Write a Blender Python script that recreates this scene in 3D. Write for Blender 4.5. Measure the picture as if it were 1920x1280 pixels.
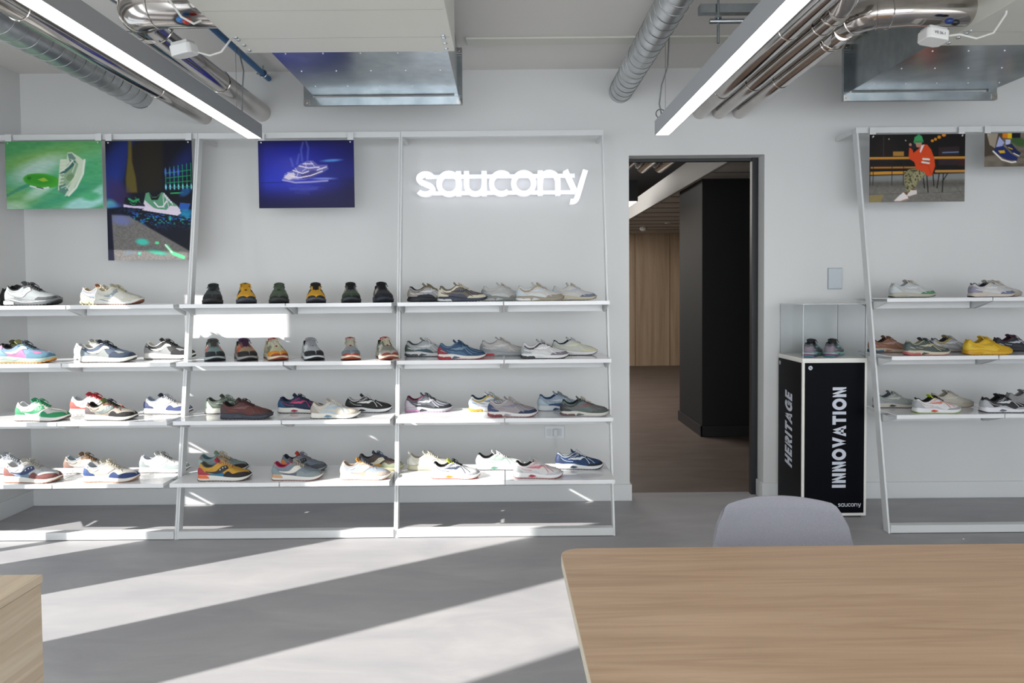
import bpy, bmesh, math, random
import numpy as np
from mathutils import Vector, Matrix
sc = bpy.context.scene
for o in list(bpy.data.objects): bpy.data.objects.remove(o)
PI = math.pi
R = math.radians
# ------------------------------------------------------------------ camera
cam_d = bpy.data.cameras.new('camera'); cam = bpy.data.objects.new('camera', cam_d)
sc.collection.objects.link(cam)
cam.matrix_world = Matrix.Translation((0, 0, 1.35)) @ Matrix.Rotation(PI/2 - R(1.9), 4, 'X') @ Matrix.Rotation(R(-.5), 4, 'Z')
cam_d.sensor_width = 36; cam_d.lens = 36*1280/1920
cam_d.shift_x = 14/1920; cam_d.shift_y = -51/1920
cam_d.clip_start = .02
sc.camera = cam
# ------------------------------------------------------------------ view, world, sun, daylight
vs = sc.view_settings
vs.view_transform = 'Standard'; vs.look = 'None'; vs.gamma = 1; vs.use_curve_mapping = False
vs.exposure = 0.0
w = bpy.data.worlds.new('daylight_sky'); sc.world = w; w.use_nodes = True
bg = w.node_tree.nodes['Background']
bg.inputs[0].default_value = (.84, .93, 1, 1); bg.inputs[1].default_value = 1.62
sun_d = bpy.data.lights.new('sun', 'SUN'); sun_d.energy = 10.6; sun_d.angle = R(.55); sun_d.color = (1, .965, .92)
sun = bpy.data.objects.new('sun', sun_d); sc.collection.objects.link(sun)
sun.rotation_euler = Vector((1.78, 1, -1.02)).to_track_quat('-Z', 'Y').to_euler()
def area(name, loc, rot, sx, sy, e, col):
    d = bpy.data.lights.new(name, 'AREA'); d.shape = 'RECTANGLE'; d.size = sx; d.size_y = sy; d.energy = e; d.color = col
    o = bpy.data.objects.new(name, d); o.location = loc; o.rotation_euler = rot; sc.collection.objects.link(o); return o
# fill lamp added at an unseen rear window band; daylight at the left-wall openings
area('rear_window_fill', (1.0, -2.9, 1.45), (R(90), 0, 0), 7.4, 2.3, 166, (.945, .975, 1))
area('window_daylight_left', (-3.3, .4, 1.3), (R(90), 0, R(-90)), 5.0, 2.2, 52, (.945, .975, 1))
# ------------------------------------------------------------------ materials
MC = {}
def lin(h):
    h = h.lstrip('#')
    if len(h) == 3: h = ''.join(c*2 for c in h)
    v = [int(h[i:i+2], 16)/255 for i in (0, 2, 4)]
    return tuple(c/12.92 if c <= .04045 else ((c+.055)/1.055)**2.4 for c in v) + (1,)
def mat(h, rough=.5, metal=0, var=.0, scale=40, bump=0, emit=0, key=None):
    k = key or (h, rough, metal, var, scale, bump, emit)
    if k in MC: return MC[k]
    m = bpy.data.materials.new('paint_%s' % str(h).strip('#')); m.use_nodes = True
    nt = m.node_tree; b = nt.nodes['Principled BSDF']; c = lin(h)
    b.inputs['Base Color'].default_value = c; b.inputs['Roughness'].default_value = rough; b.inputs['Metallic'].default_value = metal
    if var or bump:
        tc = nt.nodes.new('ShaderNodeTexCoord'); n = nt.nodes.new('ShaderNodeTexNoise')
        n.inputs['Scale'].default_value = scale; n.inputs['Detail'].default_value = 5
        nt.links.new(tc.outputs['Object'], n.inputs['Vector'])
        if var:
            r = nt.nodes.new('ShaderNodeValToRGB')
            r.color_ramp.elements[0].position = .3; r.color_ramp.elements[1].position = .7
            r.color_ramp.elements[0].color = tuple(x*(1-var) for x in c[:3])+(1,)
            r.color_ramp.elements[1].color = tuple(min(1, x*(1+var)) for x in c[:3])+(1,)
            nt.links.new(n.outputs['Fac'], r.inputs['Fac']); nt.links.new(r.outputs['Color'], b.inputs['Base Color'])
        if bump:
            bp = nt.nodes.new('ShaderNodeBump'); bp.inputs['Strength'].default_value = bump; bp.inputs['Distance'].default_value = .002
            nt.links.new(n.outputs['Fac'], bp.inputs['Height']); nt.links.new(bp.outputs['Normal'], b.inputs['Normal'])
    if emit:
        b.inputs['Emission Color'].default_value = c; b.inputs['Emission Strength'].default_value = emit
    MC[k] = m; return m
def stretch_mat(name, c0, c1, scl, nscale, rough, c2=None, dist=0, spec=.5, bump=0, lo=.35, hi=.65, metal=0):
    m = bpy.data.materials.new(name); m.use_nodes = True; nt = m.node_tree; b = nt.nodes['Principled BSDF']
    tc = nt.nodes.new('ShaderNodeTexCoord'); mp = nt.nodes.new('ShaderNodeMapping'); mp.inputs['Scale'].default_value = scl
    n = nt.nodes.new('ShaderNodeTexNoise'); n.inputs['Scale'].default_value = nscale; n.inputs['Detail'].default_value = 8
    n.inputs['Distortion'].default_value = dist; n.inputs['Roughness'].default_value = .6
    nt.links.new(tc.outputs['Object'], mp.inputs['Vector']); nt.links.new(mp.outputs['Vector'], n.inputs['Vector'])
    r = nt.nodes.new('ShaderNodeValToRGB'); e = r.color_ramp.elements
    e[0].position = lo; e[1].position = hi; e[0].color = lin(c0); e[1].color = lin(c1)
    if c2: x = e.new((lo+hi)/2); x.color = lin(c2)
    nt.links.new(n.outputs['Fac'], r.inputs['Fac']); nt.links.new(r.outputs['Color'], b.inputs['Base Color'])
    b.inputs['Roughness'].default_value = rough; b.inputs['Specular IOR Level'].default_value = spec; b.inputs['Metallic'].default_value = metal
    if bump:
        bp = nt.nodes.new('ShaderNodeBump'); bp.inputs['Strength'].default_value = bump; bp.inputs['Distance'].default_value = .001
        nt.links.new(n.outputs['Fac'], bp.inputs['Height']); nt.links.new(bp.outputs['Normal'], b.inputs['Normal'])
    return m
M_WALL = mat('d3d4d4', .75, var=.012, scale=3, bump=.06)
M_CEIL = mat('dad8d4', .85, var=.012, scale=2)
M_TRIM = mat('d6d8d9', .45)
M_WHITE = mat('d0d2d3', .3)
M_SHELF = mat('dddee0', .10)
M_FLOOR = stretch_mat('vinyl_floor', '97969a', 'aaa9aa', (1, 3.0, 1), 1.6, .5, '9f9ea0', .6, .35, 0, .3, .7)
M_OAK = stretch_mat('oak_laminate_table', 'a0846b', 'bfa389', (.5, 9, 1), 3.0, .38, 'b2967b', 1.2, .4, 0, .28, .72)
M_OAK2 = stretch_mat('pale_oak_laminate', 'b7a48c', 'cdbda6', (14, .8, 16), 2.4, .42, 'c2b098', .8, .4)
M_WOODWALL = stretch_mat('wood_panel', 'a68e74', 'bfa88e', (6, 1, .35), 1.7, .5, 'b39b81', .3)
M_GALV = stretch_mat('galvanised_steel', '9aa3a8', 'b9c0c4', (1, 1, 1), 9, .24, None, 0, .5, 0, .3, .7, 1)
M_SPIRAL = stretch_mat('spiral_duct_steel', 'b4b7b8', 'd0d2d3', (1, 1, 1), 12, .34, None, 0, .5, 0, .3, .7, 1)
M_CHROME = stretch_mat('polished_aluminium_jacket', 'b3aeaa', 'cfcac6', (1, 1, 1), 5, .13, None, 0, .5, 0, .3, .7, 1)
M_HOUSE = mat('8f9093', .4, .2)
M_BLACK = mat('17181c', .45)
# ------------------------------------------------------------------ object helpers
def link(name, me, parent=None, loc=None):
    o = bpy.data.objects.new(name, me); sc.collection.objects.link(o)
    if parent: o.parent = parent
    if loc is not None: o.location = loc
    return o
def tag(o, label=None, cat=None, group=None, kind=None):
    if label: o['label'] = label
    if cat: o['category'] = cat
    if group: o['group'] = group
    if kind: o['kind'] = kind
    return o
def root(name, label, cat, loc=(0, 0, 0), rz=0, group=None):
    o = link(name, None, None, loc); o.rotation_euler = (0, 0, rz); o.empty_display_size = .1
    return tag(o, label, cat, group)
def fin(name, bm, m, parent=None, loc=None, smooth=False, bev=0, seg=2):
    bmesh.ops.recalc_face_normals(bm, faces=bm.faces)
    if bev:
        bmesh.ops.bevel(bm, geom=[e for e in bm.edges if len(e.link_faces) == 2 and e.calc_face_angle(0) > .6], offset=bev, segments=seg, affect='EDGES', profile=.5, clamp_overlap=True)
    me = bpy.data.meshes.new(name); bm.to_mesh(me); bm.free()
    if smooth:
        for p in me.polygons: p.use_smooth = True
        try: me.set_sharp_from_angle(angle=R(42))
        except Exception: pass
    me.materials.append(m)
    return link(name, me, parent, loc)
def bx(bm, x0, x1, y0, y1, z0, z1):
    v = [bm.verts.new(p) for p in ((x0,y0,z0),(x1,y0,z0),(x1,y1,z0),(x0,y1,z0),(x0,y0,z1),(x1,y0,z1),(x1,y1,z1),(x0,y1,z1))]
    for f in ((0,3,2,1),(4,5,6,7),(0,1,5,4),(1,2,6,5),(2,3,7,6),(3,0,4,7)): bm.faces.new([v[i] for i in f])
    return v
def box(name, m, parent, x0, x1, y0, y1, z0, z1, bev=0, loc=None):
    bm = bmesh.new(); bx(bm, x0, x1, y0, y1, z0, z1); return fin(name, bm, m, parent, loc, False, bev)
def struct(o): o['kind'] = 'structure'; return o
def tube(bm, pts, r, n=10, cap=True):
    pts = [Vector(p) for p in pts]; rings = []
    up = Vector((0, 0, 1))
    t0 = (pts[1]-pts[0]).normalized()
    if abs(t0.dot(up)) > .95: up = Vector((1, 0, 0))
    a = t0.cross(up).normalized()
    for i, p in enumerate(pts):
        t = (pts[min(i+1, len(pts)-1)]-pts[max(i-1, 0)]).normalized()
        a = (a - t*a.dot(t)).normalized(); b = t.cross(a)
        rr = r[i] if isinstance(r, (list, tuple)) else r
        rings.append([bm.verts.new(p+(a*math.cos(2*PI*k/n)+b*math.sin(2*PI*k/n))*rr) for k in range(n)])
    for u, v in zip(rings, rings[1:]):
        for k in range(n): bm.faces.new((u[k], u[(k+1)%n], v[(k+1)%n], v[k]))
    if cap: bm.faces.new(rings[0][::-1]); bm.faces.new(rings[-1])
def tubeo(name, m, parent, pts, r, n=10):
    bm = bmesh.new(); tube(bm, pts, r, n); return fin(name, bm, m, parent, smooth=True)
def arc(c, u, v, r, a0, a1, n):
    c, u, v = Vector(c), Vector(u), Vector(v)
    return [c+u*r*math.cos(a0+(a1-a0)*i/n)+v*r*math.sin(a0+(a1-a0)*i/n) for i in range(n+1)]
# ------------------------------------------------------------------ the room
WY = 4.36; CZ = 2.75; LX = -3.05; RX = 5.2; BY = -3.0
struct(box('floor', M_FLOOR, None, LX-.2, RX+.2, BY-.1, 4.52, -.1, 0))
struct(box('ceiling', M_CEIL, None, LX-.2, RX+.2, BY-.1, WY+.14, CZ, CZ+.1))
DX0, DX1, DZ = .797, 1.658, 2.205
bm = bmesh.new()
bx(bm, LX-.2, DX0, WY, WY+.14, 0, CZ); bx(bm, DX1, RX+.2, WY, WY+.14, 0, CZ); bx(bm, DX0, DX1, WY, WY+.14, DZ, CZ)
bmesh.ops.remove_doubles(bm, verts=bm.verts, dist=.0001)
struct(fin('wall_back', bm, M_WALL))
# left wall: openings between white piers, unseen heads stepped and sloped to shape the sun
bm = bmesh.new(); ops = [(-2.4, -1.75, 2.42), (-1.2, -.55, 2.42), (.62, 1.30, 2.28), (1.86, 2.51, 2.42), (3.05, 3.36, 1.90), (3.36, 3.79, 2.34)]
y = BY
for a, b, hd_ in ops:
    bx(bm, LX-.12, LX, y, a, 0, CZ); bx(bm, LX-.12, LX, a, b, hd_, CZ); y = b
bx(bm, LX-.12, LX, y, WY, 0, CZ)
v = [bm.verts.new(p) for x in (LX-.12, LX) for p in ((x, 3.36, 2.34), (x, 3.79, 2.34), (x, 3.79, 1.93))]  # sloped head piece, out of view, added to trim the sun on the back wall
for f in ((0, 1, 2), (5, 4, 3), (0, 3, 4, 1), (1, 4, 5, 2), (2, 5, 3, 0)): bm.faces.new([v[i] for i in f])
struct(fin('wall_left', bm, M_WALL))
struct(box('wall_right', M_WALL, None, RX, RX+.1, BY, WY, 0, CZ))
bm = bmesh.new()
bx(bm, LX, RX, BY-.1, BY, 0, .35); bx(bm, LX, RX, BY-.1, BY, 2.6, CZ)
for x in (LX, -1.35, .6, 2.7, 4.95): bx(bm, x, x+.25, BY-.1, BY, .35, 2.6)
struct(fin('wall_rear', bm, M_WALL))
# skirting
bm = bmesh.new(); bx(bm, LX, DX0+.012, WY-.014, WY, 0, .105); bx(bm, DX0, DX0+.012, WY, WY+.14, 0, .105)
struct(fin('baseboard_back', bm, M_TRIM, bev=.002))
bm = bmesh.new(); bx(bm, DX1-.012, RX, WY-.014, WY, 0, .105); bx(bm, DX1-.012, DX1, WY, WY+.1, 0, .105)
struct(fin('baseboard_right', bm, M_TRIM, bev=.002))
struct(box('baseboard_left', M_TRIM, None, LX, LX+.014, 3.86, WY-.014, 0, .105, .002))
struct(box('trim_1', mat('cfcfc6', .5), None, -.2, 5.0, 3.80, 3.90, CZ-.012, CZ, .003))
# sliding door frame in the opening
bm = bmesh.new()
bx(bm, DX1-.042, DX1-.002, WY+.10, WY+.14, 0, DZ); bx(bm, DX0, DX1, WY+.11, WY+.14, DZ-.02, DZ)
struct(fin('door_1', bm, M_BLACK))
# corridor beyond the doorway
M_CF = stretch_mat('corridor_vinyl', '5c5049', '6c605a', (1, 3, 1), 2, .5, None, .5)
struct(box('floor_corridor', M_CF, None, -.5, 5.5, 4.52, 12.4, -.1, 0))
struct(box('wall_corridor', M_WOODWALL, None, -.5, 5.5, 12.2, 12.3, 0, 3.0))
for i, x in enumerate((2.33, 2.95, 3.57)): struct(box('trim_%d' % (i+2), mat('6f5440', .6), None, x, x+.006, 12.194, 12.2, 0, 2.37))
M_SOFF = stretch_mat('slatted_soffit', 'b5b1aa', 'cac6bf', (.5, 5, 1), 1, .6)
struct(box('ceiling_corridor', M_SOFF, None, 1.78, 5.5, 4.52, 12.2, 2.36, 2.40))
bm = bmesh.new()
for k in range(14): bx(bm, 1.80, 5.4, 4.9+k*.5, 4.912+k*.5, 2.352, 2.36)
struct(fin('trim_5', bm, mat('6e6c68', .6)))
struct(box('wall_bulkhead', mat('a09e9b', .7), None, 1.75, 1.79, 4.52, 12.2, 2.345, 2.57, .004))
struct(box('ceiling_upper', mat('4a4a4c', .8), None, -.5, 5.5, 4.5, 12.2, 3.0, 3.05))
struct(box('wall_corridor_left', mat('b5b2ac', .8), None, -.6, -.5, 4.5, 12.3, 0, 3.0))
struct(box('wall_corridor_right', mat('8d8a86', .8), None, 5.5, 5.6, 4.5, 12.3, 0, 3.0))
bm = bmesh.new(); bx(bm, 1.81, 5.4, 6.25, 7.05, 0, 2.36)
struct(fin('wall_black', bm, mat('121315', .7)))
bm = bmesh.new(); bx(bm, 1.795, 5.4, 6.235, 6.25, 0, .10); bx(bm, 1.795, 1.81, 6.235, 7.065, 0, .10)
struct(fin('baseboard_black', bm, mat('222326', .5), bev=.003))
def lightbar(name, label, x0, x1, y0, y1, z0, z1, st, hc, wires, group=None):
    r_ = root(name, label, 'ceiling light', ((x0+x1)/2, (y0+y1)/2, z0), group=group)
    cx, cy = (x0+x1)/2, (y0+y1)/2; hx, hy, h = (x1-x0)/2, (y1-y0)/2, z1-z0
    bm = bmesh.new(); t = .004
    bx(bm, -hx, -hx+t, -hy, hy, 0, h); bx(bm, hx-t, hx, -hy, hy, 0, h); bx(bm, -hx+t, hx-t, -hy, hy, h-t, h)
    bx(bm, -hx+t, hx-t, -hy, -hy+t, 0, h-t); bx(bm, -hx+t, hx-t, hy-t, hy, 0, h-t)
    fin('housing', bm, hc, r_)
    box('diffuser', mat('fff6ea', .5, emit=st), r_, -hx+t, hx-t, -hy+t, hy-t, .001, .006)
    for (wx, wy) in wires: tubeo('suspension_wire', mat('8c8c8c', .4, .8), r_, [(wx-cx, wy-cy, h), (wx-cx, wy-cy, CZ-z0)], .0012, 6)
    return r_
pd = root('pendant_light', 'dark linear light glimpsed through the top left of the doorway', 'ceiling light', (1.2, 7.6, 2.255))
box('housing', M_BLACK, pd, -.45, .17, -.6, .6, .006, .22); box('diffuser', mat('ffe9d0', .5, emit=3.5), pd, -.44, .16, -.59, .59, 0, .006)
for x in (-.3, -.03): tubeo('suspension_wire', mat('999', .4), pd, [(x, -.45, .22), (x, -.45, .745)], .002, 6)
for i, (x, z) in enumerate(((1.28, 2.65), (1.48, 2.65), (1.67, 2.65))):
    p = tubeo('insulated_pipe', M_CHROME, None, [(x, 4.6, z), (x, 6.2, z), (x, 7.3, z), (x, 7.42, z+.03), (x, 7.47, z+.12), (x, 7.48, 2.99)], .055, 20)
    tag(p, ('shiny jacketed pipe above the corridor, leftmost of three seen through the doorway', 'shiny jacketed pipe above the corridor, middle of three seen through the doorway', 'shiny jacketed pipe above the corridor, nearest the white bulkhead')[i], 'pipe', 'corridor pipes')
bm = bmesh.new(); bmesh.ops.create_uvsphere(bm, u_segments=20, v_segments=12, radius=.06)
bmesh.ops.scale(bm, vec=(1, 1, .7), verts=bm.verts)
sd = fin('smoke_detector', bm, mat('d5d3cf', .5), None, (2.22, 10.9, 2.33), True); tag(sd, 'small white domed detector on the corridor ceiling beyond the doorway', 'smoke detector')
for i, (x, y) in enumerate(((2.45, 10.2), (2.55, 8.9))):
    bm = bmesh.new(); bmesh.ops.create_cone(bm, cap_ends=True, segments=20, radius1=.05, radius2=.06, depth=.02)
    tag(fin('recessed_downlight', bm, mat('b9b7b2', .4), None, (x, y, 2.35)), ('small round ceiling fitting near the corridor detector', 'small round ceiling fitting closer than the corridor detector')[i], 'downlight', 'corridor downlights')
cl = bpy.data.lights.new('corridor_fill', 'AREA'); cl.shape = 'RECTANGLE'; cl.size = 1.5; cl.size_y = 3; cl.energy = 105; cl.color = (1, .97, .93)  # unseen area lamp added to brighten the corridor from the left
clo = bpy.data.objects.new('corridor_fill', cl); clo.location = (.2, 8.6, 2.6); clo.rotation_euler = (0, R(-40), 0); sc.collection.objects.link(clo)
# ------------------------------------------------------------------ display racks
PZ = lambda z: 3.72+.166*z
ROWS = {1: 1.295, 2: .977, 3: .663, 4: .338}
def leanbar(bm, x0, x1, z0, z1, dy0, dy1):
    v = [bm.verts.new(p) for p in ((x0,PZ(z0)+dy0,z0),(x1,PZ(z0)+dy0,z0),(x1,PZ(z0)+dy1,z0),(x0,PZ(z0)+dy1,z0),(x0,PZ(z1)+dy0,z1),(x1,PZ(z1)+dy0,z1),(x1,PZ(z1)+dy1,z1),(x0,PZ(z1)+dy1,z1))]
    for f in ((0,3,2,1),(4,5,6,7),(0,1,5,4),(1,2,6,5),(2,3,7,6),(3,0,4,7)): bm.faces.new([v[i] for i in f])
def rack(x0, x1, rows, label):
    r_ = root('display_rack', label, 'shelving rack', ((x0+x1)/2, 3.9, 0), group='white leaning shoe racks')
    ox, oy = (x0+x1)/2, 3.9
    def F(name, bm, m, par=r_, bev=.0015):
        bmesh.ops.translate(bm, verts=bm.verts, vec=(-ox, -oy, 0)); return fin(name, bm, m, par, bev=bev)
    top = 2.31
    for a, b in ((x0, x0+.011), (x1-.011, x1)):
        bm = bmesh.new(); leanbar(bm, a, b, 0, top-.034, 0, .05); F('post', bm, M_WHITE)
        bm = bmesh.new(); bx(bm, a, b, PZ(top)+.045, WY, top-.03, top-.004); F('wall_arm', bm, M_WHITE)
    bm = bmesh.new(); bx(bm, x0, x1, PZ(top), PZ(top)+.04, top-.034, top); F('top_rail', bm, M_WHITE)
    bm = bmesh.new(); bx(bm, x0+.011, x1-.011, 3.715, 3.76, .004, .046); F('bottom_rail', bm, M_WHITE)
    xm = (x0+x1)/2
    for row in rows:
        z = ROWS[row]; yp = PZ(z); yf = yp-.15; yb = yp+.205
        for a, b in ((x0+.016, xm-.003), (xm+.003, x1-.016)):
            bm = bmesh.new(); bx(bm, a, b, yf, yb, z-.005, z)
            bx(bm, a, b, yf, yf+.0015, z-.021, z-.005); bx(bm, a, b, yb-.0015, yb, z-.021, z-.005)
            sh = F('shelf', bm, M_SHELF, bev=0)
            bm = bmesh.new(); bx(bm, a+.02, b-.02, yp+.002, yp+.03, z-.062, z-.024); F('support_beam', bm, M_WHITE, sh)
            for q in (a+.004, b-.010):
                bm = bmesh.new(); P = [(yf+.006, z-.021), (yb-.006, z-.021), (yp+.035, z-.066), (yp+.0, z-.066)]
                A = [bm.verts.new((q, y, zz)) for y, zz in P]; B = [bm.verts.new((q+.006, y, zz)) for y, zz in P]
                bm.faces.new(A); bm.faces.new(B[::-1])
                for i in range(4): bm.faces.new((A[i], B[i], B[(i+1)%4], A[(i+1)%4]))
                F('bracket', bm, M_WHITE, sh)
    return r_
rack(-3.045, -1.8205, (1, 2, 3, 4), 'white leaning shoe rack in the corner under the green poster')
rack(-1.8195, -.6105, (1, 2, 3, 4), 'white leaning shoe rack under the purple blue poster, front-facing shoes on top')
rack(-.6095, .600, (1, 2, 3, 4), 'white leaning shoe rack under the glowing wall letters')
rack(2.106, 3.31, (1, 2, 3), 'white leaning shoe rack with three shelves right of the doorway')
# ------------------------------------------------------------------ shoes
SL = .28
def herm(pts):
    xs = [p[0] for p in pts]; ys = [p[1] for p in pts]; n = len(xs)
    d = [(ys[i+1]-ys[i])/(xs[i+1]-xs[i]) for i in range(n-1)]
    t = [d[0]]+[0 if d[i-1]*d[i] <= 0 else 2*d[i-1]*d[i]/(d[i-1]+d[i]) for i in range(1, n-1)]+[d[-1]]
    def f(x):
        if x <= xs[0]: return ys[0]
        if x >= xs[-1]: return ys[-1]
        i = max(k for k in range(n-1) if xs[k] <= x); h = xs[i+1]-xs[i]; u = (x-xs[i])/h
        return ys[i]*(1+2*u)*(1-u)**2+t[i]*h*u*(1-u)**2+ys[i+1]*u*u*(3-2*u)+t[i+1]*h*u*u*(u-1)
    return f
def lerpf(pts):
    xs = [p[0] for p in pts]; ys = [p[1] for p in pts]
    return lambda x: float(np.interp(x, xs, ys))
SS = [0, .004, .012, .025, .042, .062, .09, .12, .155, .19, .23, .27, .305, .335, .36, .385, .41, .435, .46, .49, .52, .55, .58, .61, .64, .67, .70, .73, .76, .79, .82, .85, .88, .91, .935, .955, .972, .985, .994, 1]
W0 = lerpf([(0, 0), (.004, .0095), (.012, .0165), (.025, .022), (.042, .0265), (.062, .0293), (.09, .0315), (.15, .0335), (.25, .0325), (.38, .0325), (.5, .0362), (.6, .0410), (.7, .0440), (.78, .0445), (.85, .0415), (.91, .0345), (.95, .0265), (.972, .0195), (.985, .0138), (.994, .0085), (1, 0)])
def smooth(a, b, x):
    u = min(1, max(0, (x-a)/(b-a))); return u*u*(3-2*u)
class Style:
    def __init__(s, mt, top, ground=None, flare=.0):
        s.T = herm(top); s.M = herm(mt); s.flare = flare
        s.G = herm(ground or [(0, .007), (.07, .0004), (.2, 0), (.7, 0), (.85, .004), (.95, .012), (1, .021)])
    def up(s, u, h, side, off=0):
        def P(u, h):
            h = min(max(h, 0), 1); B = s.M(u)-.004; T = s.T(u); k = smooth(.36, .47, u); wd = W0(u)
            yo = wd*(1+.06*math.sin(PI*min(h*1.3, 1)))*(1-.24*h**1.5); zo = B+(T-B)*h
            yc = wd*(1+.05*math.sin(PI*min(h*2, 1)))*max(0, math.cos(h*PI/2))**.62; zc = B+(T-B)*math.sin(h*PI/2)**.9
            x = SL*u+(.013*h*h-.004*math.sin(PI*h))*max(0, 1-u/.14)**1.2-.010*h*smooth(.9, 1, u)
            return Vector((x-SL/2, side*(yo*(1-k)+yc*k), zo*(1-k)+zc*k))
        p = P(u, h)
        if off:
            e = .012
            a = P(min(u+e, 1), h)-P(max(u-e, 0), h); b = P(u, min(h+e, 1))-P(u, max(h-e, 0))
            n = a.cross(b)*(-side)
            if u < .006: n = Vector((-1, 0, 0))
            elif u > .992: n = Vector((1, 0, .3))
            if n.length > 1e-9: p = p+n.normalized()*off
        return p
    def mid(s, u, h, side, off=0):
        G = s.G(u)+.004; M = s.M(u)
        wd = W0(u)*(1.06+s.flare*(1-h)*(1-smooth(.2, .6, u)))+.0022*min(1, W0(u)/.02)
        wd += .0016*math.sin(PI*h)*min(1, W0(u)/.02)
        x = SL*(u*1.022-.011)+(.006*h*max(0, 1-u/.12))-(.004*(1-h)*smooth(.9, 1, u))
        p = Vector((x-SL/2, side*wd, G+(M-G)*h))
        if off:
            n = Vector((-1, 0, 0)) if u < .006 else Vector((1, 0, 0)) if u > .994 else Vector(((W0(max(u-.01, 0))-W0(min(u+.01, 1)))/.02/SL, side, 0)).normalized()
            p = p+n*off
        return p
def mesh_of(name, bm, smooth_=True):
    bmesh.ops.recalc_face_normals(bm, faces=bm.faces)
    me = bpy.data.meshes.new(name); bm.to_mesh(me); bm.free()
    if smooth_:
        for p in me.polygons: p.use_smooth = True
        try: me.set_sharp_from_angle(angle=R(55))
        except Exception: pass
    me.materials.append(None); return me
def grid(bm, rows):
    R_ = [[bm.verts.new(p) for p in r] for r in rows]
    for a, b in zip(R_, R_[1:]):
        for i in range(len(a)-1):
            try: bm.faces.new((a[i], a[i+1], b[i+1], b[i]))
            except ValueError: pass
    return R_
def patch(f, u0, u1, lo, hi, off=.0014, sides=(1, -1), nh=6):
    bm = bmesh.new(); lo, hi = lerpf(lo), lerpf(hi)
    us = [u0]+[u for u in SS if u0+.002 < u < u1-.002]+[u1]
    fine = []
    for a, b in zip(us, us[1:]): fine += [a, (a+b)/2]
    us = fine+[us[-1]]
    for sd in sides:
        rows = []
        for i, u in enumerate(us):
            l, h = lo(u), hi(u); end = (i == 0 and u0 > .003) or (i == len(us)-1 and u1 < .997)
            hs = [l]+[l+(h-l)*k/nh for k in range(nh+1)]+[h]
            rows.append([f(u, v, sd, -.0006 if (k in (0, nh+2) or end) else off) for k, v in enumerate(hs)])
        grid(bm, rows)
    bmesh.ops.remove_doubles(bm, verts=bm.verts, dist=.00015)
    return bm
def ribbon(f, path, off=.0026, sides=(1, -1), n=26, wz=1.0):
    bm = bmesh.new(); P = np.array(path, float); t = np.linspace(0, 1, len(P)); tt = np.linspace(0, 1, n)
    hu, hh, hw = (herm(list(zip(t, P[:, k]))) for k in range(3))
    for sd in sides:
        rows = []
        for x in tt:
            u, h, wd = hu(x), hh(x), hw(x); e = .01
            du, dh = (hu(min(x+e, 1))-hu(max(x-e, 0)))*SL, (hh(min(x+e, 1))-hh(max(x-e, 0)))*.075
            L = math.hypot(du, dh) or 1; nu, nh = -dh/L/SL, du/L/.075
            rows.append([f(u+nu*wd*k, min(max(h+nh*wd*k, 0), .995), sd, o) for k, o in ((-1, -.0004), (-.97, off), (0, off), (.97, off), (1, -.0004))])
        grid(bm, rows)
    return bm
def lines(f, paths, off=.0022, sides=(1, -1)):
    bm = bmesh.new()
    for p in paths:
        b2 = ribbon(f, p, off, sides, 16); me = bpy.data.meshes.new('t'); b2.to_mesh(me); b2.free(); bm.from_mesh(me); bpy.data.meshes.remove(me)
    return bm
def dots(f, pts, r, off):
    bm = bmesh.new()
    for sd in (1, -1):
        for u, h in pts:
            c = bm.verts.new(f(u, h, sd, off+.0006)); ring = [bm.verts.new(f(u+math.cos(a)*r/SL, h+math.sin(a)*r/.075, sd, off)) for a in [k*PI/5 for k in range(10)]]
            base = [bm.verts.new(f(u+math.cos(a)*r/SL, h+math.sin(a)*r/.075, sd, off-.002)) for a in [k*PI/5 for k in range(10)]]
            for k in range(10):
                bm.faces.new((c, ring[k], ring[(k+1)%10])); bm.faces.new((ring[k], base[k], base[(k+1)%10], ring[(k+1)%10]))
    return bm
SIDED = {'eyestay', 'side_panel', 'logo_stripe', 'collar_band', 'overlay_patch', 'arch_shank', 'sole_window', 'sole_groove', 'sole_stripe', 'overlay_pattern', 'stitch_pattern', 'logo_dots'}
def by_side(b):
    out = []
    for sd in (1, -1):
        c = b.copy(); bmesh.ops.delete(c, geom=[f for f in c.faces if f.calc_center_median().y*sd < 0], context='FACES')
        if len(c.faces): out.append(c)
        else: c.free()
    b.free(); return out
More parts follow.
